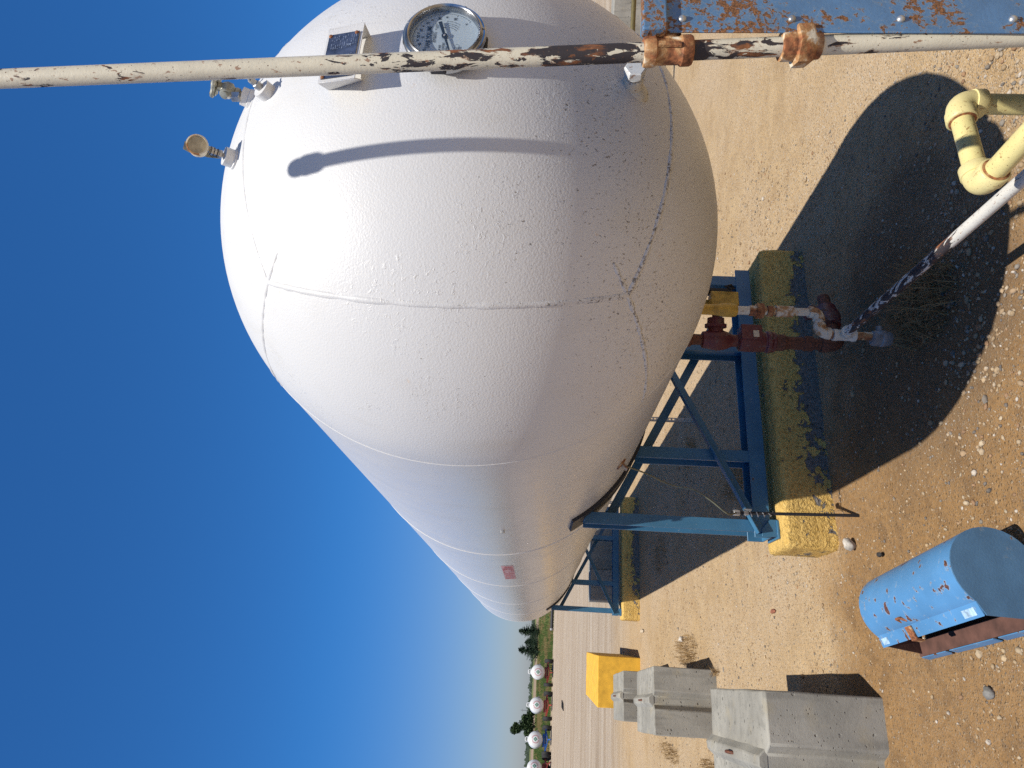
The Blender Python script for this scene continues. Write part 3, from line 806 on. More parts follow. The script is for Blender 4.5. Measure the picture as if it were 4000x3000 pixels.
# ------------------------------------------------------------------ steel stands
def stand():
    y = 4.26; t = empty('tank_stand', (.70, y, .295), 'near blue steel stand with crossed braces under the tank', 'stand', 'blue steel stands under the tank')
    off = Vector((.70, y, .295))
    cx, cz = TX, TZ
    mb = MB(off); mb.box((1.72, y + .07, .345), (1.90, .16, .012)); mb.box((1.72, y - .005, .39), (1.90, .012, .10)); mb.box((1.72, y + .145, .39), (1.90, .012, .10))
    mb.build('sill_channel', M_BLUE, t, 30, .003)
    for x in (.84, 1.285, 2.06, 2.58):
        mb = MB(off); w = .075
        ztop = cz - math.sqrt(max(0, 1.018 ** 2 - (x - cx) ** 2))
        dz = .012
        mb.box((x, y + .0, (.40 + ztop) / 2), (w, .014, ztop - .40 - .002)); mb.box((x, y + .075, (.40 + ztop) / 2), (.010, .136, ztop - .40 - .002)); mb.box((x, y + .150, (.40 + ztop) / 2), (w, .014, ztop - .40 - .002))
        # cap cut to the slope of the shell
        ph = math.atan2(cz - ztop, x - cx) if False else 0
        mb.build('post', M_BLUE, t, 30, .002)
    mb = MB(off); vs = []; fs = []; n = 60
    for i in range(n + 1):
        a = R_(212.0 + (328.0 - 212.0) * i / n)
        for r, yy in ((1.0015, y - .09), (1.0015, y + .24), (1.020, y + .24), (1.020, y - .09)):
            vs.append((cx + math.cos(a) * r, yy, cz + math.sin(a) * r))
    for i in range(n):
        for k in range(4):
            m = (k + 1) % 4; fs.append((i * 4 + k, (i + 1) * 4 + k, (i + 1) * 4 + m, i * 4 + m))
    fs += [(0, 1, 2, 3), (n * 4 + 3, n * 4 + 2, n * 4 + 1, n * 4)]
    mb.add(vs, fs); mb.build('saddle_band', M_DARK, t, 30)
    mb = MB(off); mb.bar((.80, y - .030, .40), (2.56, y - .030, 1.275 - .02), .012, .055, (0, -1, 0)) if False else None
    def angle_bar(a, b, d):
        m = MB(off); a = Vector(a); b = Vector(b); m.bar(a, b, .055, .007, (0, -1, 0)); t_ = (b - a).normalized(); up = Vector((0, -1, 0)).cross(t_) 
        up = up if up.z > 0 else -up
        m.bar(a + up * .026 + Vector((0, d * .024, 0)), b + up * .026 + Vector((0, d * .024, 0)), .007, .048, (0, -1, 0)); m.build('brace', M_BLUE, t, 30, .0015)
    angle_bar((.80, y - .018, .405), (2.03, y - .018, 1.01), -1)
    angle_bar((.84, y + .172, 1.335), (2.55, y + .172, .44), 1)
    mb = MB(off); mb.add([(.775, y - .02, .30), (.88, y - .02, .30), (.88, y - .02, .345), (.82, y - .02, .40), (.775, y - .02, .40), (.775, y - .028, .30), (.88, y - .028, .30), (.88, y - .028, .345), (.82, y - .028, .40), (.775, y - .028, .40)],
        [(4, 3, 2, 1, 0), (5, 6, 7, 8, 9)] + [(i, (i + 1) % 5, 5 + (i + 1) % 5, 5 + i) for i in range(5)]); mb.box((.82, y + .06, .303), (.11, .2, .012))
    mb.build('foot_plate', M_BLUE, t, 30, .001)
    return t
st = stand(); st2 = copy_tree(st); st2.location.y += YF; st2['label'] = 'far blue steel stand with crossed braces at the rear of the tank'

# ------------------------------------------------------------------ earth rod and wire
g = empty('earth_rod', (.845, 3.83, 0), 'thin dark upright earth rod standing before the lit end of the near plinth', 'rod')
mb = MB(); mb.cyl((0, 0, -.05), (-.022, .0, .70), .009, 12); mb.build('rod', M_DARK, g)
mb = MB(); mb.box((-.021, -.004, .665), (.03, .03, .035)); mb.build('rod_clamp', M_GALV, g, bevel=.003)
mb = MB(); mb.lathe([(.013, .60), (.013, .625)], (-.02, 0, 0), (0, 0, 1), 10); mb.build('rod_collar', M_GALV, g)
mb = MB(); mb.lathe([(.006, -.02), (.0065, 0), (.006, .02)], (0, 0, .6), (0, 0, 1), 8); mb.tube([(-.02 + .016 * math.cos(a * 2.2), .016 * math.sin(a * 2.2), .46 + .012 * a) for a in range(0, 14)], .0028, 6); mb.build('wire_coil', M_GALV, g)
lug = Vector((cb.x + TX, cb.y + TY, cb.z)) + d * .03
pts = [(.824, 3.82, .665), (.800, 3.75, .735), (.86, 3.70, .84), (.905, 3.68, .93), (.925, 3.70, 1.02), (.945, 3.68, 1.10), (.97, 3.62, 1.20), (lug.x, lug.y - .02, lug.z - .01)]
def smooth_pts(p, n=8):
    p = [Vector(q) for q in p]; o = []
    for i in range(len(p) - 1):
        a = p[max(i - 1, 0)]; b = p[i]; c = p[i + 1]; e = p[min(i + 2, len(p) - 1)]
        for k in range(n):
            t = k / n; o.append(.5 * ((2 * b) + (c - a) * t + (2 * a - 5 * b + 4 * c - e) * t * t + (3 * b - a - 3 * c + e) * t ** 3))
    o.append(p[-1]); return o
mb = MB(); mb.tube(smooth_pts(pts), .0045, 8); o = mb.build('earth_wire', M_WIRE)
tag(o, 'thin slack green-grey earth wire running from tank lug to upright rod', 'wire')

# ------------------------------------------------------------------ piping helpers
def fillet(pts, rad, n=8):
    pts = [Vector(p) for p in pts]; o = [pts[0]]
    for i in range(1, len(pts) - 1):
        a = (pts[i - 1] - pts[i]).normalized(); b = (pts[i + 1] - pts[i]).normalized()
        th = a.angle(b); L = rad / math.tan(th / 2); s = pts[i] + a * L; e = pts[i] + b * L
        c = pts[i] + (a + b).normalized() * (rad / math.sin(th / 2)); v0 = s - c; v1 = e - c; w = v0.angle(v1)
        for k in range(n + 1):
            t = k / n; o.append(c + (v0 * math.sin((1 - t) * w) + v1 * math.sin(t * w)) / math.sin(w))
    o.append(pts[-1]); return o
def elbow(off, p, d0, d1, r, L, name, mat, parent, lip=1.1):
    """screwed elbow at p: legs of length L towards d0 and d1, with beaded ends"""
    p = Vector(p); d0 = Vector(d0).normalized(); d1 = Vector(d1).normalized(); mb = MB(off)
    mb.tube(fillet([p + d0 * L, p, p + d1 * L], r * 1.05, 10), r, 24)
    for dd in (d0, d1): mb.lathe([(r * .9, L * .52), (r * lip, L * .56), (r * lip * 1.02, L * .98), (r * lip * .96, L * 1.02), (r * .7, L * 1.02)], p, dd, 24)
    return mb.build(name, mat, parent, 50)

# ------------------------------------------------------------------ tall riser pipe
RA = Vector((1.363, 1.156, .731)); RB = Vector((1.186, 1.170, 3.072))
def rp(z): t = (z - RA.z) / (RB.z - RA.z); return RA + (RB - RA) * t
ris = empty('riser_pipe', (rp(0).x, rp(0).y, 0), 'tall narrow cream riser pipe with flaking paint and rusty fittings before the tank', 'pipe')
off = Vector(ris.location); rd = (RB - RA).normalized()
mb = MB(off); zs = [1.56, 1.8, 2.1, 2.4, 2.8, 3.2, 3.6, 3.755]; mb.tube([rp(z) for z in zs], .0215, 24); mb.build('upper_pipe', M_RISER, ris)
mb = MB(off); mb.tube([rp(z) for z in (1.255, 1.35, 1.48)], .0215, 24); mb.build('middle_pipe', M_RISER, ris)
mb = MB(off); mb.tube([rp(z) for z in (-.16, .3, .7, 1.0, 1.19)], .0215, 24); mb.build('lower_pipe', M_RISER, ris)
mb = MB(off); c = rp(1.522); br = Vector((.985, .10, 0)).normalized()
mb.lathe([(.022, -.056), (.031, -.055), (.0335, -.050), (.0335, -.030), (.030, -.026), (.029, 0), (.030, .026), (.0335, .030), (.0335, .050), (.031, .055), (.022, .056)], c, rd, 32)
mb.lathe([(.027, 0), (.029, .028), (.034, .034), (.034, .052), (.031, .056), (.024, .056)], c, br, 32)
mb.box(c + Vector((-.012, -.031, .0)), (.012, .006, .05))
mb.build('pipe_tee', M_RUST, ris, 40)
mb = MB(off); mb.cyl(c + br * .04, c + br * .10, .0225, 20); mb.tube([c + br * .09, c + br * .10 + Vector((.03, .03, 0)), c + Vector((.26, .06, 0)), c + Vector((.5, .06, 0))], .0215, 20); mb.build('branch_nipple', peel_pipe('nipple_paint', CREAM, amt=.22, axis=0), ris)
mb = MB(off); c = rp(1.222)
mb.lathe([(.0225, .046), (.031, .045), (.032, .040), (.032, .014), (.029, .012), (.029, -.012), (.030, -.014), (.030, -.042), (.0225, -.044)], c, rd, 32)
mb.lathe([(.036, .016), (.047, .013), (.047, -.018), (.043, -.023), (.035, -.024)], c, rd, 6)
mb.build('pipe_union', M_RUST, ris, 40)
mb = MB(off); c = rp(3.755); mb.lathe([(.024, -.03), (.033, -.02), (.034, .055), (.030, .072), (.025, .082), (.028, .10), (.031, .12), (.029, .145), (.019, .166), (.0001, .172)], c, rd, 24); mb.build('relief_cap', M_CREAM, ris)

# ------------------------------------------------------------------ blue panel at the right edge
pan = empty('steel_enclosure', (1.25, 1.05, 0), 'rusty blue steel panel with domed screws beside the riser pipe', 'panel')
off = Vector(pan.location)
def pslab(poly, y0, y1, name, mat, bev=.002):
    mb = MB(off); n = len(poly); vs = [(p[0], y0, p[1]) for p in poly] + [(p[0], y1, p[1]) for p in poly]
    mb.add(vs, [tuple(range(n)), tuple(range(2 * n - 1, n - 1, -1))] + [(i, n + i, n + (i + 1) % n, (i + 1) % n) for i in range(n)])
    return mb.build(name, mat, pan, 30, bev)
face_ = pslab([(1.2345, 1.590), (1.2705, -.10), (2.15, -.10), (2.15, 1.590)], 1.050, 1.055, 'face_sheet', M_BLUERUST)
pslab([(1.2275, 1.597), (1.2290, 1.545), (2.15, 1.545), (2.15, 1.597)], 1.036, 1.062, 'top_strip', M_BLUERUST, .004)
for x, z in ((1.2705, 1.512), (1.276, 1.284), (1.281, 1.060), (1.286, .832), (1.287, .61), (1.29, .39)):
    mb = MB(off); mb.lathe([(.0085, 0), (.0085, .002), (.0072, .005), (.004, .0075), (.0001, .008)], (x, 1.050, z), (0, -1, 0), 20)
    mb.build('screw', M_GALV, pan)
for xx in (1.60, 2.1):
    mb = MB(off); mb.box((xx, 1.09, .72), (.05, .05, 1.70)); mb.build('post', M_BLUERUST, pan, 30, .003)

for t_, k_ in ((ris, .962), (pan, 1.033)):   # brought to their true distance
    t_.location = (t_.location.x * k_, t_.location.y * k_, 1.77 + (t_.location.z - 1.77) * k_); t_.scale = (k_, k_, k_)
# ------------------------------------------------------------------ yellow pipe
yp = empty('yellow_pipe', (1.642, 1.632, 0), 'pale yellow pipe run with two chunky elbows low before the tank', 'pipe')
off = Vector(yp.location); r = .0302; L = .062
A = Vector((1.642, 1.632, .55)); B = Vector((1.322, 1.622, .552)); Cc = Vector((1.335, .55, .55))
mb = MB(off); mb.tube([(1.642, 1.632, -.05), A - Vector((0, 0, .03))], r, 28); mb.build('pipe', M_YPIPE, yp)
mb = MB(off); mb.tube([A + (B - A).normalized() * .03, B - (B - A).normalized() * .03], r, 28); mb.build('pipe', M_YPIPE, yp)
mb = MB(off); mb.tube([B + (Cc - B).normalized() * .03, Cc], r, 28); mb.build('pipe', M_YPIPE, yp)
mb = MB(off); mb.tube([Cc - Vector((0, 0, .03)), Cc * 1 - Vector((0, 0, .60))], r, 28); mb.build('pipe', M_YPIPE, yp)
M_YELB = peel_pipe('yellow_elbow_paint', (.70, .60, .28), bare=(.36, .22, .08), rust=(.42, .22, .07), amt=.005, rusty=.02, r=.45)
elbow(off, A, (0, 0, -1), B - A, r * 1.26, L * 1.15, 'elbow', M_YELB, yp)
elbow(off, B, A - B, Cc - B, r * 1.26, L * 1.15, 'elbow', M_YELB, yp)
elbow(off, Cc, B - Cc, (0, 0, -1), r * 1.26, L * 1.15, 'elbow', M_YELB, yp)
for p, dd in ((A, Vector((0, 0, -1))), (A, (B - A).normalized()), (B, (A - B).normalized()), (B, (Cc - B).normalized())):
    mb = MB(off); mb.lathe([(r * 1.0, L * 1.13), (r * 1.20, L * 1.15), (r * 1.22, L * 1.19), (r * 1.02, L * 1.22)], p, dd, 28); mb.build('rust_ring', M_RUST, yp)

# ------------------------------------------------------------------ bleed line (cream and rusty pipe)
bl = empty('bleed_line', (1.655, 3.0, 0), 'thin cream and rust bleed line sloping from the valves toward the lower right', 'pipe')
off = Vector(bl.location); r = .0212
E1 = Vector((1.658, 3.0, .443)); E2 = Vector((1.547, 3.0, .443)); Tt = Vector((1.538, 3.0, .332)); W0 = Vector((1.445, 1.76, .338)); W1 = Vector((1.405, 1.15, .338))
mb = MB(off); mb.tube([Tt + (W0 - Tt).normalized() * .04, W0, W1], r, 22); mb.build('long_pipe', peel_pipe('long_pipe_paint', (.62, .60, .54), axis=1, amt=.05, zones=((-.92, -.0, .16),), sc=1.1), bl)
elbow(off, W1, W0 - W1, (0, 0, -1), r * 1.3, .045, 'elbow', M_CREAM, bl)
mb = MB(off); mb.cyl(W1 - Vector((0, 0, .03)), W1 - Vector((0, 0, .40)), r, 18); mb.build('drop_pipe', M_CREAM, bl)
mb = MB(off); mb.lathe([(.022, -.055), (.029, -.053), (.030, -.036), (.027, -.03), (.027, .03), (.030, .036), (.029, .053), (.022, .055)], Tt, (0, 0, 1), 22)
mb.lathe([(.024, 0), (.027, .03), (.031, .034), (.031, .052), (.022, .054)], Tt, W0 - Tt, 22); mb.build('pipe_tee', M_CREAM, bl, 45)
mb = MB(off); mb.cyl(E2 - Vector((0, 0, .03)), Tt + Vector((0, 0, .05)), r, 18); mb.build('short_nipple', M_RUST, bl)
mb = MB(off); mb.cyl(Tt - Vector((0, 0, .05)), Tt - Vector((0, 0, .13)), r * .95, 18); mb.build('short_nipple', M_RUST, bl)
mb = MB(off); mb.cyl(E1, E2, r, 18); mb.build('cross_pipe', M_CREAM, bl)
M_RC = rusted('rust_and_cream', .43)
elbow(off, E1, (0, 0, 1), (-1, 0, 0), r * 1.22, .045, 'elbow', M_RC, bl); elbow(off, E2, (1, 0, 0), (-.08, 0, -1), r * 1.22, .045, 'elbow', M_RC, bl)
mb = MB(off); mb.cyl(E1 + Vector((0, 0, .03)), (1.654, 3.0, .76), r * .92, 18)
mb.lathe([(.022, .565), (.028, .566), (.028, .648), (.022, .65)], (1.656, 3.0, 0), (0, 0, 1), 20)
mb.build('rusty_riser', M_RC, bl)
mb = MB(off); mb.lathe([(.022, .662), (.027, .664), (.027, .69), (.022, .692)], (1.655, 3, 0), (0, 0, 1), 20); mb.lathe([(.028, .708), (.040, .71), (.040, .742), (.03, .746), (.027, .75), (.027, .775), (.022, .778)], (1.654, 3, 0), (0, 0, 1), 8); mb.build('pipe_union', M_RUST, bl)
mb = MB(off); mb.cyl((1.654, 3.0, .77), (1.653, 3.0, .845), r, 18); mb.build('cream_nipple', M_CREAM, bl)
mb = MB(off); mb.lathe([(.022, .835), (.030, .84), (.034, .86), (.034, .90), (.029, .93), (.026, .96), (.026, 1.02)], (1.652, 3.0, 0), (0, 0, 1), 12); mb.cyl((1.652, 3.0, 1.0), (1.652, 3.0, 1.13), .023, 16); mb.build('yellow_valve', M_YELLOW, bl)
mb = MB(off); mb.lathe([(.024, .205), (.036, .20), (.038, .17), (.036, .165), (.04, .16), (.04, .148), (.036, .145), (.034, .12), (.028, .112)], (1.527, 3.0, 0), (0, 0, 1), 18)
mb.lathe([(.03, 0), (.034, .02), (.036, .024), (.036, .034), (.03, .036), (.016, .04), (.014, .062)], (1.527, 3.0, .165), (.9, -.4, .1), 16)
mb.build('drip_valve', M_GREY, bl)

# ------------------------------------------------------------------ red liquid valves
rv = empty('valve_stack', (1.648, 3.33, 0), 'dark red and rusty shut-off valve stack hanging from the tank bottom', 'valve')
off = Vector(rv.location); X0, Y0 = 1.648, 3.33
def lz(prof, seg=24): m = MB(off); m.lathe([(a, b) for a, b in prof], (X0, Y0, 0), (0, 0, 1), seg); return m
lz([(.048, 1.12), (.048, .995), (.036, .985), (.034, .97), (.034, .93)]).build('nozzle', M_RUST2, rv)
m = lz([(.042, .935), (.052, .93), (.056, .905), (.062, .88), (.066, .85), (.062, .82), (.054, .80), (.042, .78), (.038, .765), (.038, .74)]); m.build('globe_valve', M_RED, rv)
m = MB(off); m.lathe([(.040, .02), (.040, .075), (.058, .08), (.058, .10), (.046, .102), (.044, .14), (.020, .145), (.018, .19)], (X0, Y0, .86), (.96, -.28, 0), 20); m.build('valve_bonnet', M_RED, rv)
m = MB(off); c = Vector((X0, Y0, .86)) + Vector((.96, -.28, 0)) * .185; ax = Vector((.96, -.28, 0)); f1 = ax.cross(Vector((0, 0, 1))).normalized(); f2 = ax.cross(f1)
m.tube([c + (f1 * math.cos(q) + f2 * math.sin(q)) * .075 for q in [2 * PI * k / 30 for k in range(31)]], .009, 10, False)
for k in range(4): q = PI / 2 * k + .4; m.cyl(c, c + (f1 * math.cos(q) + f2 * math.sin(q)) * .075, .008, 8)
m.build('hand_wheel', M_RED, rv)
m = lz([(.045, .745), (.062, .735), (.066, .70), (.066, .63), (.060, .60), (.070, .592), (.070, .572), (.064, .568), (.064, .548), (.050, .545)]); m.box((X0 + .035, Y0 - .02, .68), (.10, .10, .11)); m.build('excess_valve', M_RED, rv, bevel=.006)
m = MB(off); m.box((X0 + .02, Y0 - .0725, .66), (.045, .003, .03)); m.build('tag_plate', M_GALV, rv)
lz([(.046, .55), (.052, .545), (.052, .50), (.044, .49), (.040, .47), (.040, .40), (.048, .395), (.048, .35), (.036, .345), (.036, .24)]).build('rusty_pipe', M_RUST2, rv)
elbow(off, (X0, Y0, .22), (0, 0, 1), (.93, .35, -.05), .046, .085, 'elbow', M_RUST2, rv)
m = MB(off); m.cyl((X0 + .05, Y0 + .02, .217), (X0 + .42, Y0 + .15, .20), .034, 18); m.build('run_pipe', M_RUST2, rv)
m = MB(off); m.lathe([(.04, -.09), (.055, -.085), (.055, -.06), (.062, -.03), (.066, 0), (.062, .03), (.055, .06), (.055, .085), (.04, .09)], (X0 + .24, Y0 + .09, .21), (.93, .35, -.04), 20)
m.lathe([(.035, 0), (.035, .10), (.048, .105), (.048, .125), (.016, .13), (.014, .19)], (X0 + .24, Y0 + .09, .21), (.1, -.3, .95), 18); m.build('globe_valve', M_RED, rv)

rv.scale = (.86, .86, 1)
ya = empty('lever_guard', (1.90, 3.42, .62), 'bright yellow box guard under the tank bottom beside the red valves', 'valve guard')
off = Vector(ya.location)
m = MB(off); m.box((1.895, 3.34, .80), (.085, .075, .15)); m.build('guard_box', M_YELLOW, ya, bevel=.006)
m = MB(off); m.box((1.90, 3.395, .93), (.05, .03, .26)); m.cyl((1.90, 3.4, .98), (1.90, 3.4, 1.12), .018, 12); m.build('mounting_strap', M_YELLOW, ya, bevel=.003)
m = MB(off); m.box((1.965, 3.36, .86), (.016, .05, .22)); m.tube([(1.95, 3.30, .75), (1.965, 3.285, .77), (1.955, 3.28, .80), (1.94, 3.285, .77)], .008, 8); m.build('lever', M_DARK, ya, bevel=.002)

# ------------------------------------------------------------------ perforated sign posts behind
def perf(x, y, h, label):
    t = empty('perforated_post', (x, y, 0), label, 'post', 'perforated posts behind the tank')
    mb = MB(); a = .022
    mb.box((-.022, 0, h / 2 - .05), (.003, .03, h + .1)); mb.box((.0205, -.0165, h / 2 - .05), (.003, .003, h + .1))
    z = .03
    mb.box((-.014, -.0165, h / 2 - .05), (.013, .003, h + .1)); mb.box((.014, -.0165, h / 2 - .05), (.010, .003, h + .1))
    while z < h:
        mb.box((0, -.0165, z), (.020, .003, .020)); z += .042
    mb.build('channel', M_GALV, t, 0)
perf(2.66, 7.5, .95, 'thin grey perforated post behind the near tank stand')
perf(2.765, 12.5, .55, 'thin grey perforated post beside the far yellow plinth')

# ------------------------------------------------------------------ concrete blocks
def lock_block(loc, w, dep, h, rz, label, seed, mat=None, notch=True, loop=True):
    t = empty('concrete_block', loc, label, 'block', 'concrete barrier blocks in the yard', rz)
    mb = MB(); g = .08; q = .075; cx = -w / 2
    rnd = random.Random(seed)
    # outline in plan (x leftwards from the right front corner), V groove on the front face
    front = [(0, 0)]
    n = 8
    if notch:
        a0, a1 = cx + g, cx - g
        for i in range(1, n): front.append((a0 * i / n, 0))
        front += [(a0, 0), (cx + g * .45, q), (cx - g * .45, q), (a1, 0)]
        for i in range(1, n): front.append((a1 + (-w - a1) * i / n, 0))
    front.append((-w, 0))
    poly = front + [(-w, dep * i / 6) for i in range(1, 6)] + [(-w, dep)] + [(-w + w * i / 6, dep) for i in range(1, 6)] + [(0, dep)] + [(0, dep * (1 - i / 6)) for i in range(1, 6)]
    poly = poly[::-1]
    N = len(poly); lev = [-.03, h * .25, h * .5, h * .75, h]
    vs = []
    for k, z in enumerate(lev):
        for (x, y) in poly:
            j = .006
            nx = mnoise.noise((x * 6 + seed, y * 6, z * 6)) * j; ny = mnoise.noise((x * 6, y * 6 + seed, z * 6 + 4)) * j
            vs.append((x + nx, y + ny, z + (mnoise.noise((x * 5, y * 5, seed)) * .006 if k == 4 else 0)))
    fs = []
    for k in range(len(lev) - 1):
        for i in range(N):
            m = (i + 1) % N; fs.append((k * N + i, k * N + m, (k + 1) * N + m, (k + 1) * N + i))
    fs = [tuple(reversed(f)) for f in fs] if False else fs
    fs.append(tuple((len(lev) - 1) * N + i for i in range(N)))
    mb.add(vs, fs); o = mb.build('body', mat or M_CONC, t, 30, .010, 2)
    if notch:
        mb = MB(); y0, y1 = .07, dep + .012; rh = .036
        pr_ = [(cx + g * .85, h - .01), (cx + g * .30, h + rh), (cx - g * .30, h + rh), (cx - g * .85, h - .01)]
        vs = []
        ny = 8
        for j in range(ny + 1):
            y = y0 + (y1 - y0) * j / ny
            for (x, z) in pr_: vs.append((x + mnoise.noise((x * 9, y * 5, seed)) * .006, y, z + mnoise.noise((y * 7, x * 9, seed + 3)) * .005))
        fs = []
        for j in range(ny):
            for i in range(3): fs.append((j * 4 + i, j * 4 + i + 1, (j + 1) * 4 + i + 1, (j + 1) * 4 + i))
        fs += [(3, 2, 1, 0), tuple(ny * 4 + i for i in range(4))]
        mb.add(vs, fs); mb.build('top_key', mat or M_CONC, t, 30, .006)
    if loop:
        mb = MB(); y = dep * .5
        mb.tube(fillet([(cx, y - .05, h), (cx, y - .045, h + .058), (cx, y + .045, h + .058), (cx, y + .05, h)], .03), .009, 10); mb.build('lifting_loop', M_RUST2, t)
    return t
lock_block((-.078, 3.835, 0), .66, 1.15, .583, .03, 'big grey concrete block nearest the camera with chipped grooved face', 3)
lock_block((.005, 7.17, 0), .60, 1.13, .60, .06, 'grey concrete block standing behind the nearest chipped one, rust loop on top', 8)
lock_block((-.07, 9.42, 0), .58, 1.10, .615, .06, 'smaller pale grey block between the yellow block and the second grey one', 14)
tb = lock_block((.115, 12.12, 0), .78, 2.6, .69, -.03, 'bright yellow painted concrete block, farthest of the row on the left', 21, M_YBLOCK, False, False)
# two grey blocks in the shade beyond the far stand
lock_block((3.13, 15.2, 0), 1.25, .6, .60, 0, 'grey concrete block in the shade beyond the far stand, right one', 31, None, False, False)
lock_block((1.83, 14.8, 0), .62, .6, .62, .0, 'grey concrete block in the shade beyond the far stand, left one', 33, None, False, False)
# chipped arris and dark cavity stones of the nearest block are its own rubble
mb = MB(); rnd = random.Random(4)
tbk = [o for o in COL.objects if o.get('label', '').startswith('big grey concrete block nearest')][0]
for i in range(130):
    z = rnd.uniform(.03, .57); x = -.33 - .078 + rnd.uniform(-.016, .012); s = rnd.uniform(.004, .011)
    import bmesh
    bm = bmesh.new(); bmesh.ops.create_icosphere(bm, subdivisions=1, radius=s)
    mb.add([(v.co.x * rnd.uniform(.7, 1.3) + x, v.co.y * rnd.uniform(.6, 1.2) + .004, v.co.z * rnd.uniform(.8, 1.5) + z) for v in bm.verts], [tuple(v.index for v in f.verts) for f in bm.faces]); bm.free()
mb.build('broken_edge', concrete('broken_aggregate', (.37, .33, .265)), tbk, 0)

# blocks and rails at the far right, seen past the riser
t = empty('concrete_block', (13.2, 10.9, 0), 'grey concrete block beyond the tank at the far right, behind rails', 'block', 'concrete barrier blocks in the yard', -.385)
mb = MB(); mb.box((0, .35, .29), (3.2, .7, .62)); mb.build('body', M_CONC, t, 30, .02)
def rail(p, L, z, r, mat, label):
    t = empty('steel_rail', p, label, 'rail', None, -.385)
    mb = MB(); mb.cyl((-L / 2, 0, z), (L / 2, 0, z), r, 14); mb.build('bar', mat, t)
    for x in (-L / 2 + .2, L / 2 - .2):
        mb = MB(); mb.cyl((x, 0, -.05), (x, 0, z), r * .8, 10); mb.build('upright', mat, t)
rail((11.2, 9.1, 0), 3.4, .42, .045, simple('olive_rail', (.13, .10, .03), .5), 'olive rail before the far concrete block at right edge')
rail((9.9, 8.1, 0), 3.2, .375, .07, M_BLUE, 'dark blue rail between riser and far concrete block')
rail((9.1, 7.45, 0), 3.0, .40, .05, M_RED, 'dark red rail just above the panel corner at right edge')

# ------------------------------------------------------------------ blue trough
bt = empty('hinged_trough', (.20, 2.95, 0), 'bright blue half-round steel box with brown inside lying ajar on sand', 'box')
off = Vector(bt.location)
near = Vector((.277, 2.50, 0)); far = Vector((.185, 3.25, 0)); ydir = (far - near)
xd = Vector((1, .11, 0)).normalized()
prof = [(-.052, .232), (-.004, .250)]
cx0, cz0 = .112, .155
for i in range(22):
    a = R_(140 - 10.2 * i); prof.append((cx0 + .150 * math.cos(a) * 1.0, cz0 + .152 * math.sin(a)))
prof += [(.10, .008)]
def PT(k, s, z, inset=0): p = near + ydir * k; return p + xd * s + Vector((0, 0, z))
mb = MB(off); vs = []; fs = []; n = len(prof); tk = .0045; NK = 14
for k in range(NK + 1):
    for (s_, z_) in prof: vs.append(PT(k / NK, s_, z_))
ctr = Vector((.10, .13))
inner = []
for (s_, z_) in prof:
    dd = (ctr - Vector((s_, z_))).normalized() * tk; inner.append((s_ + dd.x, z_ + dd.y))
b = len(vs)
for k in range(NK + 1):
    for (s_, z_) in inner: vs.append(PT(k / NK, s_, z_))
for k in range(NK):
    for i in range(n - 1):
        fs.append((k * n + i, k * n + i + 1, (k + 1) * n + i + 1, (k + 1) * n + i)); fs.append((b + k * n + i + 1, b + k * n + i, b + (k + 1) * n + i, b + (k + 1) * n + i + 1))
    fs.append((k * n, (k + 1) * n, b + (k + 1) * n, b + k * n))
for i in range(n - 1): fs.append((i, b + i, b + i + 1, i + 1)); fs.append((NK * n + i + 1, b + NK * n + i + 1, b + NK * n + i, NK * n + i))
mb.add(vs, fs); lid = mb.build('curved_shell', M_LBLUE, bt, 35)
M_END = rusty_steel('trough_end_blue', (.070, .165, .275), -.10, 1.0)
def endcap(k, name, nudge):
    mb = MB(off); pp = [(-.050, .226)] + [q for q in prof[1:]] + [(-.035, .030), (-.058, .05)]
    pp = [(max(s_, -.06), z_) for s_, z_ in pp]; m = len(pp)
    vs = [PT(k, s_, z_) + ydir.normalized() * nudge for s_, z_ in pp] + [PT(k, s_, z_) + ydir.normalized() * (nudge + .005) for s_, z_ in pp]
    c0 = PT(k, .10, .14) + ydir.normalized() * nudge; vs += [c0, c0 + ydir.normalized() * .005]
    mb.add(vs, [(i, (i + 1) % m, 2 * m) for i in range(m)] + [(m + (i + 1) % m, m + i, 2 * m + 1) for i in range(m)] + [(i, m + i, m + (i + 1) % m, (i + 1) % m) for i in range(m)]); return mb.build(name, M_END, bt, 0)
endcap(0, 'end_plate', -.0055)
mb = MB(off)  # far end plate, brown inside
pp = [(-.045, .228)] + prof[2:-1] + [(-.06, .030)]; m = len(pp)
vs = [PT(.992 + .10 * (1 - z_ / .25), s_ * .98, z_ * .98 + .002) for s_, z_ in pp] + [PT(.984 + .10 * (1 - z_ / .25), s_ * .98, z_ * .98 + .002) for s_, z_ in pp]
mb.add(vs, [tuple(range(m)), tuple(range(2 * m - 1, m - 1, -1))] + [(i, (i + 1) % m, m + (i + 1) % m, m + i) for i in range(m)]); mb.build('far_plate', M_BROWN, bt, 30)
mb = MB(off)  # inner tray
def slab(a, b_, c_, d_, th):
    vs = [Vector(p) for p in (a, b_, c_, d_)]; nn_ = (vs[1] - vs[0]).cross(vs[3] - vs[0]).normalized() * th; vs += [v + nn_ for v in vs]
    mb.add(vs, [(3, 2, 1, 0), (4, 5, 6, 7), (0, 1, 5, 4), (1, 2, 6, 5), (2, 3, 7, 6), (3, 0, 4, 7)])
slab(PT(-.01, -.068, .036), PT(1.10, -.068, .036), PT(1.10, -.004, .040), PT(-.01, -.004, .040), -.005)
slab(PT(-.01, -.004, .040), PT(1.10, -.004, .040), PT(1.10, .0, .012), PT(-.01, .0, .012), .004)
slab(PT(.02, -.05, .012), PT(1.06, -.05, .012), PT(1.06, .10, .012), PT(.02, .10, .012), .004); mb.build('inner_tray', M_BROWN, bt, 0)
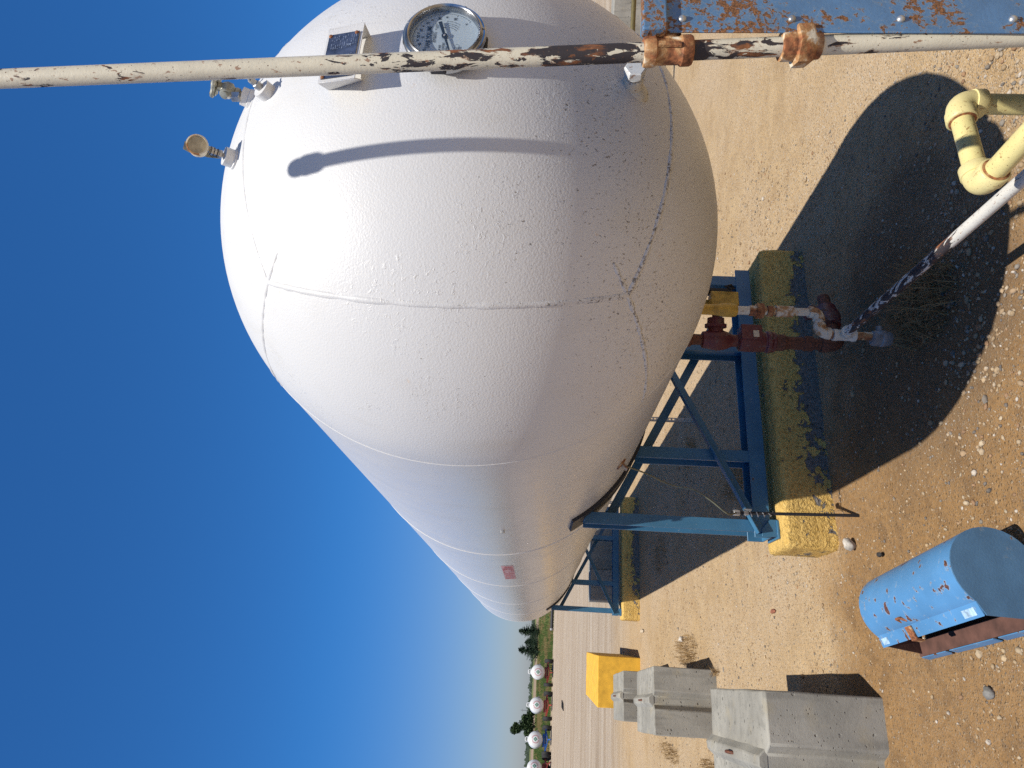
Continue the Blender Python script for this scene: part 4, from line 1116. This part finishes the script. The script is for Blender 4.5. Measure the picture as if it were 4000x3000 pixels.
def strip(k0, k1):
    global mb
    mb = MB(off); slab(PT(k0, -.078, .003), PT(k1, -.078, .003), PT(k1, -.072, .035), PT(k0, -.072, .035), .004); mb.build('bottom_lip', M_LBLUE, bt, 0)
strip(-.02, .355); strip(.395, .80); strip(.84, 1.10)
mb = MB(off); slab(PT(.655, -.010, .258), PT(.60, -.010, .258), PT(.60, -.062, .238), PT(.655, -.062, .238), .006); slab(PT(.655, -.062, .238), PT(.60, -.062, .238), PT(.605, -.064, .205), PT(.65, -.064, .205), .006)
mb.tube([PT(.66, .012, .262), PT(.65, .02, .285), PT(.615, .02, .285), PT(.60, .01, .262)], .006, 8); mb.build('hasp', M_RUST, bt, 30)
mb = MB(off)
for k0, k1 in ((.04, .14), (.90, .97)):
    mb = MB(off); slab(PT(k0, -.018, .2465), PT(k1, -.018, .2465), PT(k1, -.044, .2370), PT(k0, -.044, .2370), -.0014); mb.build('paper_label', simple('worn_label', (.36, .51, .66), .6, 0, .25, 60), bt, 0)
mb = MB(off); slab(PT(-.02, -.058, .04), PT(.0, -.058, .04), PT(.0, -.056, .10), PT(-.02, -.056, .10), .01); mb.build('hinge', M_DARK, bt)
lid2 = None

# ------------------------------------------------------------------ dry weeds
def tuft(x, y, rx, ry, h, nb, label, seed, fl=.6):
    rnd = random.Random(seed); t = MB()
    for i in range(nb):
        a = rnd.random() * 6.283; q = rnd.random() ** .6; px, py = rx * q * math.cos(a), ry * q * math.sin(a)
        L = h * rnd.uniform(.5, 1.2); la = rnd.random() * 6.283; lean = rnd.uniform(.15, 1.3) * fl
        dv = Vector((math.cos(la) * lean, math.sin(la) * lean, 1)).normalized(); w = rnd.uniform(.0012, .003)
        sd = Vector((-math.sin(la), math.cos(la), 0)) * w
        p0 = Vector((px, py, -.005)); p1 = p0 + dv * L * .55; p2 = p1 + (dv + Vector((math.cos(la) * .6, math.sin(la) * .6, -.55))).normalized() * L * .5
        t.add([p0 - sd, p0 + sd, p1 + sd * .8, p1 - sd * .8, p2], [(0, 1, 2, 3), (3, 2, 4)])
    o = t.build('dry_weed', M_DRY, None, 0); o.location = (x, y, hgt(x, y)); return tag(o, label, 'weed', 'dry weeds in the gravel')
tuft(.19, 8.35, .17, .5, .13, 420, 'dry brown weed tuft on the open gravel right of the grey blocks', 1)
tuft(1.66, 2.86, .22, .26, .17, 500, 'dark dry weed clump in tank shade under the drip valve', 2, .9)
tuft(2.36, 7.8, .16, .28, .14, 260, 'small dry weed behind the near stand, by its middle post', 3)
tuft(1.62, 6.0, .20, .45, .16, 260, 'dry weed clump in the shade behind the near plinth', 4)
tuft(1.50, 10.0, .28, .5, .12, 260, 'low dry weeds in the tank shade before the far plinth', 5)
tuft(-.98, 9.6, .10, .6, .10, 260, 'dry brown weed patch left of the smallest grey block', 6)
tuft(-.90, 7.4, .10, .5, .12, 260, 'dry brown weed patch just left of the second grey block', 7)
tuft(-.02, 7.1, .03, .12, .10, 60, 'wisp of dry grass at the foot of the second grey block', 8)

# ------------------------------------------------------------------ far side of the yard
o = None
mb = MB(); mb.tube([(-2.45, 39.9, .02), (-2.3, 40.2, .05), (-2.15, 40.5, .05), (-2.0, 40.8, .07)], [.02, .07, .06, .03], 8); o = mb.build('tyre_scrap', M_RUBBER); tag(o, 'small black scrap of tyre lying on the pale lane', 'scrap')
t = empty('drain_pipe', (3.0, 64.2, .1), 'long dark pipe lying along the far edge of the yard', 'pipe'); mb = MB(); mb.cyl((-.4, 0, .08), (5.6, 0, .08), .13, 12); mb.build('barrel', M_DARK, t)
mb = MB(); mb.cyl((-.55, 0, .08), (-.38, 0, .08), .16, 12); mb.build('bell_end', M_GREY, t)

def wheel(mb_t, parent, x, y, z, r, w):
    m = MB(); m.lathe([(r * .55, -w / 2), (r * .9, -w / 2), (r, -w * .35), (r, w * .35), (r * .9, w / 2), (r * .55, w / 2)], (x, y, z), (1, 0, 0), 24)
    tw = m.build('wheel', M_RUBBER, parent, 40)
    m = MB(); m.lathe([(r * .56, -w * .3), (r * .5, w * .12), (r * .2, w * .2), (.001, w * .22)], (x, y, z), (-1, 0, 0), 18); return tw, m
def nurse(gear, name):
    t = empty('nurse_tank', (0, 0, 0), '', 'trailer tank', 'nurse tanks parked at the far edge of the yard')
    m = MB(); R = .575; pr_ = []
    for i in range(13): a = PI / 2 * i / 12; pr_.append((R * math.sin(a), -.34 * math.cos(a)))
    for i in range(13): a = PI / 2 * i / 12; pr_.append((R * math.cos(a), 2.5 + .34 * math.sin(a)))
    m.lathe(pr_, (0, 0, 1.27), (0, 1, 0), 40); m.build('vessel', M_NWHITE, t, 60)
    m = MB(); m.tube(fillet([(-.16, .55, 1.78), (-.17, .52, 2.06), (.17, .52, 2.06), (.16, .55, 1.78)], .12), .035, 10); m.lathe([(.20, 1.78), (.20, 1.95), (.18, 1.95), (.18, 1.78)], (0, .9, 0), (0, 0, 1), 20, closed=True); m.build('valve_guard', M_NWHITE, t)
    m = MB(); m.box((.60, .2, 1.12), (.10, .14, .16)); m.build('side_valve', M_GREY, t, 30, .02)
    # green lozenge with a ring of red letters on the dished end
    def dish(u, v): rr_ = min(1, math.hypot(u, v) / R); return (u, -.34 * math.sqrt(1 - rr_ * rr_) - .006, 1.27 + v)
    m = MB(); m.add([dish(0, .16), dish(.16, 0), dish(0, -.16), dish(-.16, 0), dish(0, 0)], [(4, 0, 1), (4, 1, 2), (4, 2, 3), (4, 3, 0)]); m.build('logo_lozenge', M_GREEN, t, 0)
    m = MB()
    for k in range(3): m.add([dish(-.07 + .05 * k, -.06), dish(-.05 + .05 * k, -.06), dish(-.03 + .05 * k, .07), dish(-.05 + .05 * k, .07)], [(0, 1, 2, 3)])
    for q in m.v: q.y -= .006
    m.build('logo_letter', M_NWHITE, t, 0)
    m = MB()
    for k in range(26):
        if k in (0, 13): continue
        a = 2 * PI * k / 26; r0, r1 = .235, .30; da = .07
        m.add([dish(math.sin(a - da) * r0, math.cos(a - da) * r0), dish(math.sin(a + da) * r0, math.cos(a + da) * r0), dish(math.sin(a + da * .6) * r1, math.cos(a + da * .6) * r1), dish(math.sin(a - da * .9) * r1, math.cos(a - da * .9) * r1)], [(0, 1, 2, 3)])
    m.build('logo_ring', M_LRED, t, 0)
    m = MB(); m.box((0, .3, .45), (1.7, .12, .10)); m.box((0, 2.2, .45), (1.7, .12, .10)); m.box((-.32, 1.25, .52), (.10, 2.5, .12)); m.box((.32, 1.25, .52), (.10, 2.5, .12)); m.box((0, .3, .62), (.9, .16, .12)); m.box((0, 2.2, .62), (.9, .16, .12))
    m.bar((-.55, .2, .42), (0, -.75, .30), .07, .07); m.bar((.55, .2, .42), (0, -.75, .30), .07, .07); m.bar((0, -.7, .30), (0, -1.2, .10), .08, .07); m.build('running_gear', gear, t, 30)
    for x in (-.92, .92):
        for y in (.3, 2.2):
            w_, hm = wheel(None, t, x, y, .36, .36, .26); hm.build('hub', gear, w_)
    return t
n1 = nurse(M_NRED, 'a')
spots = [(-.98, 61.2, .03, M_NRED, 'rightmost nurse tank at the far edge on dark red trailer beside the spruces'),
         (-3.42, 60.6, .10, simple('gear_bright_red', (.34, .05, .035), .5), 'nurse tank between the blue-geared one and the rightmost, on a bright red trailer'),
         (-5.86, 60.2, .14, M_NBLUE, 'white nurse tank on a blue trailer before the big leafy tree'),
         (-7.7, 59.2, .5, M_NRED, 'leftmost nurse tank cut by picture edge, turned aslant on dark red trailer')]
for i, (x, y, rz, gm, lb) in enumerate(spots):
    c = n1 if i == 0 else copy_tree(n1)
    c.location = (x, y, 0); c.rotation_euler.z = rz; c['label'] = lb
    if i and gm is not M_NRED:
        for ch in [k for k in COL.objects if k.parent == c or (k.parent and k.parent.parent == c)]:
            if ch.name.startswith('running_gear') or ch.name.startswith('hub'):
                ch.data = ch.data.copy(); ch.data.materials[0] = gm

# trees beyond the yard
M_SPR = leaf_mat('spruce_needles', (.012, .024, .014), (.035, .058, .028), 3)
M_LEAF = leaf_mat('tree_leaves', (.018, .034, .012), (.055, .085, .028), 2)
M_BARK = simple('bark', (.10, .075, .05), .9)
def spruce(x, y, h, w, seed, label, lean=0):
    rnd = random.Random(seed); t = empty('spruce_tree', (x, y, rise(y)), label, 'tree', 'trees beyond the far grass bank')
    m = MB(); m.tube([(0, 0, -.1), (0, 0, h * .5), (lean, 0, h * 1.02)], [.10, .07, .015], 8); m.build('trunk', M_BARK, t)
    m = MB(); z = .08 * h
    while z < h:
        k = 1 - z / h; R = w * (k ** .8) * rnd.uniform(.75, 1.15) + .08
        for b in range(int(9 + 10 * k)):
            a = rnd.random() * 6.283; L = R * rnd.uniform(.55, 1.15); d = Vector((math.cos(a), math.sin(a), rnd.uniform(.05, .45))).normalized()
            o = Vector((lean * z / h, 0, z + rnd.uniform(-.08, .08)))
            for s in range(9):
                q = o + d * L * (s + rnd.random()) / 9; wv = .16 * (1 - s / 12) * (w / 1.2); ra = Vector((rnd.uniform(-1, 1), rnd.uniform(-1, 1), rnd.uniform(-.7, .7))).normalized()
                e = q + (d * .9 + ra * .8).normalized() * rnd.uniform(.10, .26); sd = d.cross(ra).normalized() * wv * .35
                m.add([q - sd, q + sd, e], [(0, 1, 2)])
        z += h / 26
    m.build('crown', M_SPR, t, 0)
spruce(3.65, 104, 3.15, 1.75, 1, 'dark spruce just left of the tank end beyond the bank')
spruce(.95, 103, 3.05, 1.9, 2, 'second dark spruce left of the first, with a bare lead at its top', .2)
spruce(2.3, 110, 2.2, 1.5, 5, 'low dark spruce half hidden between two taller ones')
def broad(x, y, h, w, seed, label, blobs):
    rnd = random.Random(seed); t = empty('leafy_tree', (x, y, rise(y)), label, 'tree', 'trees beyond the far grass bank')
    m = MB(); m.tube([(0, 0, -.1), (.1, 0, h * .35), (.0, 0, h * .62)], [.16, .12, .06], 8)
    for (bx, bz, br_) in blobs: m.tube([(.05, 0, h * .25), (bx * .5, 0, (h * .3 + bz) * .5), (bx, 0, bz)], [.07, .05, .015], 6)
    m.build('trunk', M_BARK, t)
    m = MB()
    for (bx, bz, br_) in blobs:
        for k in range(int(900 * br_ * br_) + 160):
            d = Vector((rnd.gauss(0, 1), rnd.gauss(0, 1), rnd.gauss(0, .8))).normalized() * br_ * rnd.random() ** .45 * (1 + .35 * mnoise.noise((bx + k * .05, bz, seed)))
            p = Vector((bx, 0, bz)) + d; a = Vector((rnd.uniform(-1, 1), rnd.uniform(-1, 1), rnd.uniform(-1, 1))).normalized(); b_ = a.orthogonal().normalized() * rnd.uniform(.05, .12); c_ = a.cross(b_) * 1.3
            m.add([p - b_, p + c_, p + b_, p - c_], [(0, 1, 2, 3)])
    m.build('crown', M_LEAF, t, 0)
broad(-9.0, 108, 3.6, 2.2, 4, 'ragged leafy tree standing behind the blue-geared nurse tank', [(-.9, 1.0, .75), (.3, 1.1, .85), (1.3, 1.0, .7), (-1.6, .7, .6), (.2, 1.9, .75), (1.1, 1.75, .5), (-.3, 2.6, .55), (-.5, 3.15, .62), (.1, 3.0, .4), (2.1, .7, .55), (-2.3, .6, .45)])
broad(-13.6, 150, 2.6, 1.8, 9, 'round dark shrub tree on the skyline at the left picture edge', [(-.6, .9, .8), (.5, 1.0, .85), (0, 1.6, .6)])
# utility pole
t = empty('utility_pole', (-6.9, 108, .7), 'thin grey pole on the skyline right of the ragged tree', 'pole'); m = MB(); m.tube([(0, 0, -.2), (0, 0, 2.45)], [.05, .03], 8); m.build('shaft', M_GREY, t); m = MB(); m.box((0, 0, 2.2), (.34, .04, .05)); m.build('crossarm', M_GREY, t)

# grass on the bank and the far treeline
def bank_grass():
    rnd = random.Random(12); m = MB(); m2 = MB()
    for i in range(15000):
        y = 64.5 + 46 * rnd.random() ** 1.3; x = -.20 * y * rnd.random() + .06 * y * rnd.random() + rnd.uniform(-1, 3)
        z = rise(y); h = rnd.uniform(.12, .5) * (.6 + .6 * abs(mnoise.noise((x * .5, y * .2, 1)))); w = rnd.uniform(.02, .06); l = rnd.uniform(-.12, .12)
        tgt = m2 if mnoise.noise((x * .35, y * .12, 8)) + rnd.uniform(-.15, .15) > .10 else m
        tgt.add([(x - w, y, z), (x + w, y, z), (x + l, y + rnd.uniform(-.05, .05), z + h)], [(0, 1, 2)])
    o = m.build('bank_grass', leaf_mat('green_grass', (.045, .085, .018), (.10, .14, .035), .6), None, 0); tag(o, 'rough green grass on the bank behind the parked trailers', 'grass', kind='stuff')
    o = m2.build('bank_grass', leaf_mat('straw_grass', (.17, .12, .045), (.27, .20, .085), .6), None, 0); tag(o, 'dry straw coloured grass mixed through the bank', 'grass', kind='stuff')
bank_grass()
def treeline():
    rnd = random.Random(6); m = MB()
    for i in range(150):
        y = rnd.uniform(620, 900); x = rnd.uniform(-.28, .12) * y; h = rnd.uniform(1.8, 4.5) * (y / 700); w = h * rnd.uniform(.9, 2.6)
        for k in range(60):
            p = Vector((x + rnd.gauss(0, w * .4), y + rnd.uniform(-2, 2), .78 + h * rnd.random() ** 1.0 * max(.2, 1 - rnd.random() * .4))); s = h * rnd.uniform(.10, .22)
            m.add([p + Vector((-s, 0, -s * .5)), p + Vector((s, 0, -s * .6)), p + Vector((s * .6, 0, s * .7)), p + Vector((-s * .5, 0, s * .8))], [(0, 1, 2, 3)])
    o = m.build('treeline', leaf_mat('far_trees', (.06, .085, .055), (.10, .125, .08), .05), None, 0); tag(o, 'far low line of trees along the horizon', 'trees', kind='stuff')
treeline()

# ------------------------------------------------------------------ light, sky, camera
el, az = R_(66.5), R_(-154)
S = Vector((math.sin(az) * math.cos(el), math.cos(az) * math.cos(el), math.sin(el)))
sl = bpy.data.lights.new('sun', 'SUN'); sl.energy = 5.0; sl.angle = R_(.53); sl.color = (1.0, .955, .88)
so = bpy.data.objects.new('sun', sl); link(so); so.rotation_euler = S.to_track_quat('Z', 'Y').to_euler()
w = bpy.data.worlds.new('World'); scene.world = w; w.use_nodes = True
nt = w.node_tree; bg = nt.nodes['Background']; sky = nt.nodes.new('ShaderNodeTexSky'); sky.sky_type = 'NISHITA'; sky.sun_disc = False
sky.sun_elevation = el; sky.sun_rotation = az % (2 * PI); sky.air_density = 1.0; sky.dust_density = .7; sky.ozone_density = 3.0; sky.altitude = 600
hs = nt.nodes.new('ShaderNodeMix'); hs.data_type = 'RGBA'; hs.blend_type = 'MULTIPLY'; hs.inputs[0].default_value = 1; tg = nt.nodes.new('ShaderNodeTexCoord'); sp_ = nt.nodes.new('ShaderNodeSeparateXYZ'); nt.links.new(tg.outputs['Generated'], sp_.inputs[0])
mr = nt.nodes.new('ShaderNodeMapRange'); mr.interpolation_type = 'SMOOTHSTEP'; nt.links.new(sp_.outputs[2], mr.inputs[0]); mr.inputs[1].default_value = 0; mr.inputs[2].default_value = .30
tint = nt.nodes.new('ShaderNodeMix'); tint.data_type = 'RGBA'; nt.links.new(mr.outputs[0], tint.inputs[0]); tint.inputs[6].default_value = (.72, .78, 1.00, 1); tint.inputs[7].default_value = (.29, .87, 1.44, 1)
mr2 = nt.nodes.new('ShaderNodeMapRange'); mr2.interpolation_type = 'SMOOTHSTEP'; nt.links.new(sp_.outputs[2], mr2.inputs[0]); mr2.inputs[1].default_value = .66; mr2.inputs[2].default_value = .84
tin2 = nt.nodes.new('ShaderNodeMix'); tin2.data_type = 'RGBA'; nt.links.new(mr2.outputs[0], tin2.inputs[0]); nt.links.new(tint.outputs[2], tin2.inputs[6]); tin2.inputs[7].default_value = (.56, .54, .46, 1)
nt.links.new(tin2.outputs[2], hs.inputs[7])
nt.links.new(sky.outputs[0], hs.inputs[6]); nt.links.new(hs.outputs[2], bg.inputs[0]); bg.inputs[1].default_value = .078

cam = bpy.data.cameras.new('camera'); co = bpy.data.objects.new('camera', cam); link(co)
yaw, pit, rol = .38322956, .0475821, .0429684
f = Vector((math.sin(yaw) * math.cos(pit), math.cos(yaw) * math.cos(pit), math.sin(pit)))
r0 = Vector((math.cos(yaw), -math.sin(yaw), 0)); u0 = r0.cross(f)
r = math.cos(rol) * r0 + math.sin(rol) * u0; u = -math.sin(rol) * r0 + math.cos(rol) * u0
# the photograph was taken with the camera turned on its side: up in the world is left in the picture
X = -u; Y = r; Z = -f
co.matrix_world = Matrix(((X.x, Y.x, Z.x, 0), (X.y, Y.y, Z.y, 0), (X.z, Y.z, Z.z, 1.77), (0, 0, 0, 1)))
cam.sensor_fit = 'HORIZONTAL'; cam.sensor_width = 36; cam.lens = 2650 / 4000 * 36; cam.clip_start = .05; cam.clip_end = 6000
scene.camera = co
scene.render.resolution_x, scene.render.resolution_y = 1024, 768
vs_ = scene.view_settings; vs_.view_transform = 'Standard'; vs_.look = 'None'; vs_.exposure = 0.22; vs_.gamma = 1
scene.cycles.use_denoising = False
scene.cycles.max_bounces = 8
